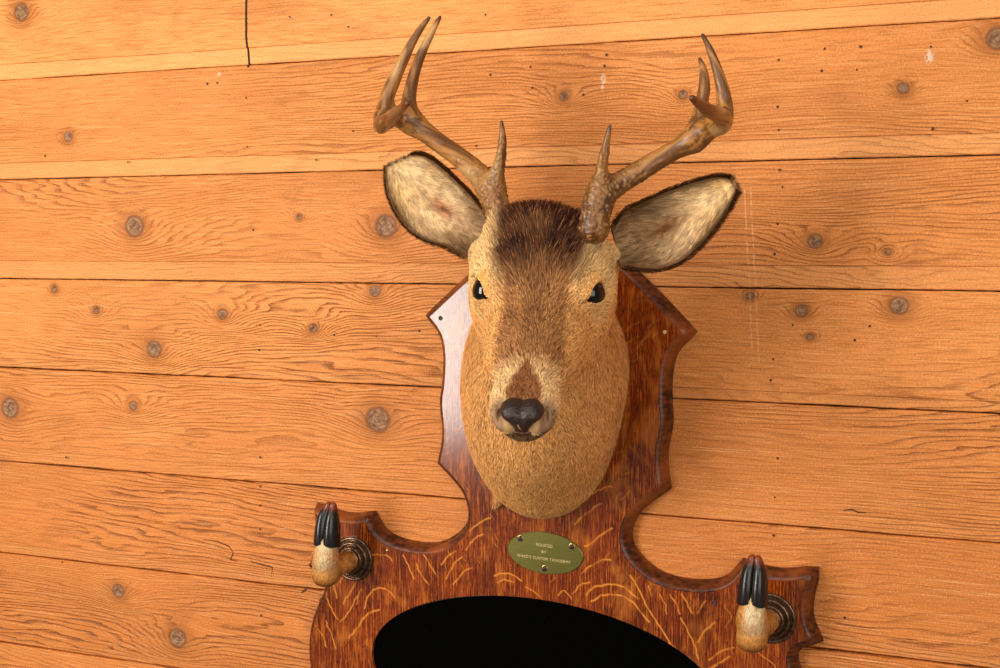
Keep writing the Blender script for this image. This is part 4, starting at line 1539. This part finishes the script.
def build_hook(u0, v0, lean, seed):
    """lean: sideways shift of the toe tips; local frame u right, v up, w out of board"""
    O = A(u0, v0, FACE)

    XO = -.0065

    def leg(P):                      # P in local offsets
        d = cone(P, (.004, .000, .004), (XO, -.006, .048), .0120, .0135)        # shank out of the rosette
        d = smin(d, cone(P, (XO, -.009, .054), (XO + lean * .3, .012, .057), .0146, .0142), .008)
        d = smin(d, cone(P, (XO + lean * .3, .012, .057), (XO + lean, .031, .057), .0145, .0122), .008)
        d = smin(d, ellipsoid(P, (XO, -.0135, .052), (.0150, .0105, .0150)), .004)
        d = smax(d, -ellipsoid(P, (0, .012, .036), (.020, .006, .006)), .004)
        return d

    def toe(sg):
        def f(P):
            q = P - A(XO + lean, .030, .058)
            xm = lean * .7 * np.clip(q[:, 1] / .05, 0, 1)
            a = ellipsoid(q, (sg * .0064, .012, .000), (.0086, .032, .0125))
            b = cone(q, (sg * .0066, .002, .000), (sg * .0030 + lean * .7, .0500, -.003), .0086, .0046)
            d = smin(a, b, .010)
            d = smax(d, -(sg * (q[:, 0] - xm) - .0004), .0007)
            d = smax(d, -(q[:, 1] + .001 - .35 * np.maximum(.010 - np.abs(q[:, 0]), 0)), .0015)
            return d
        return f
    parts = []
    lo, hi = A(-.035, -.05, -.004), A(.035, .085, .09)
    V, F = surface(leg, lo, hi, .0014)
    keep = V[:, 2] > .0005
    N = grad(leg, V)
    t = V[:, 1]
    gold = A(*srgb(222, 158, 84))
    pale = A(*srgb(252, 232, 192))
    brn = A(*srgb(140, 84, 36))
    def lc(V, N):
        n1 = vnoise(V, 160, seed)
        c = np.repeat(gold[None], len(V), 0)
        w = (sm(V[:, 1], -.012, .010) * sm(V[:, 2], .045, .056) * (.55 + .8 * (n1 - .35)))
        w = np.clip(w * sm(np.abs(V[:, 0] - lean * .3 + .002), .014, .006), 0, 1)[:, None]
        c = c * (1 - w) + pale * w
        e = np.clip(sm(V[:, 1], -.016, -.026) * .5 + sm(n1, .55, .8) * .4 * sm(V[:, 2], .055, .045), 0, 1)[:, None]
        return c * (1 - e) + brn * e
    def toW(X):
        return Bw(X + O)
    flip = np.stack([F[:, 0], F[:, 3], F[:, 2], F[:, 1]], 1)     # (u,v,w)->(x,z,-y) keeps handedness
    hook = obj('hoof_hook', toW(V), [F], legskin, root, cols=lc(V, N) * .8, origin=Bw(O)[0])
    # short hair on the leg
    P, _ = sample_surface(V, F, 14000)
    P = P[(P[:, 2] > .004)]
    Nl = grad(leg, P)
    C = lc(P, Nl) * np.clip(1 + rng.normal(0, .2, (len(P), 1)), .5, 1.6)
    flow = A(0, 1, 0)[None] * sm(P[:, 2], .030, .045)[:, None] + A(0, -.5, 1)[None] * (1 - sm(P[:, 2], .030, .045))[:, None]
    Vs, Fs, Cs = strands(P, Nl, flow + rng.normal(0, .12, P.shape), np.full(len(P), .0048), np.full(len(P), .30), np.full(len(P), .0006), np.clip(C, 0, 1))
    h = obj('leg_fur', toW(Vs), Fs, fm.m, hook, cols=Cs, smooth=False, origin=Bw(O)[0])
    h['kind'] = 'stuff'
    for sg in (-1, 1):
        V, F = surface(toe(sg), A(-.035, .015, .02), A(.035, .095, .095), .0009)
        k = sm(V[:, 1], .070, .084)[:, None]
        c = A(.012, .009, .008) * (1 - k) + A(.22, .045, .014) * k
        o = obj('hoof_toe', toW(V), [F], hoofm.m, hook, cols=np.repeat(c, 1, 0))
        o['label'] = 'black pointed toe with a reddish tip'
    # stepped round rosette
    prof = [(.0290, .0002), (.0293, .0022), (.0285, .0040), (.0268, .0046), (.0252, .0040), (.0246, .0018), (.0236, .0020), (.0230, .0056), (.0214, .0076), (.0194, .0070),
            (.0186, .0040), (.0176, .0042), (.0170, .0094), (.0154, .0112), (.0136, .0106), (.0128, .0080), (.0120, .0110)]
    V, F = lathe((u0 + .004, v0, FACE), prof, 64)
    ro = obj('rosette', V, F, bronze_m.m, hook)
    ro['label'] = 'round ridged dark bronze rosette'
    return hook


hk = build_hook(-.2660, -.1160, .004, 71)
hk['label'] = 'upturned deer hoof hook on a bronze rosette, left end of the board'
hk = build_hook(.2770, -.1150, .000, 81)
hk['label'] = 'upturned deer hoof hook on a bronze rosette, right end of the board'

# ------------------------------------------------------------------ light
def area(name, loc, target, size, power, col, sy=None):
    l = bpy.data.lights.new(name, 'AREA')
    l.shape = 'RECTANGLE'
    l.size = size
    l.size_y = sy or size
    l.energy = power
    l.color = col
    o = bpy.data.objects.new(name, l)
    COL.objects.link(o)
    o.location = loc
    o.rotation_euler = (Vector(target) - Vector(loc)).to_track_quat('-Z', 'Y').to_euler()
    return o


area('flash_softbox', (-1.24, -2.02, 1.76), (-.10, 0, 1.50), .72, 56, (1.0, .95, .87), 1.5)
area('front_high_fill', (.1, -1.7, 3.0), (.05, 0, 1.5), 1.6, 20, (1.0, .95, .86))  # added soft fill from high in front, brightens head and neck
area('right_fill', (1.75, -1.9, 1.75), (.2, 0, 1.3), 1.5, 25, (1.0, .94, .85))  # added soft fill from the right, evens out the darker side

w = bpy.data.worlds.new('room_dark')
SC.world = w
w.use_nodes = True
bg = w.node_tree.nodes['Background']
bg.inputs[0].default_value = (1.0, .90, .78, 1)
bg.inputs[1].default_value = .16
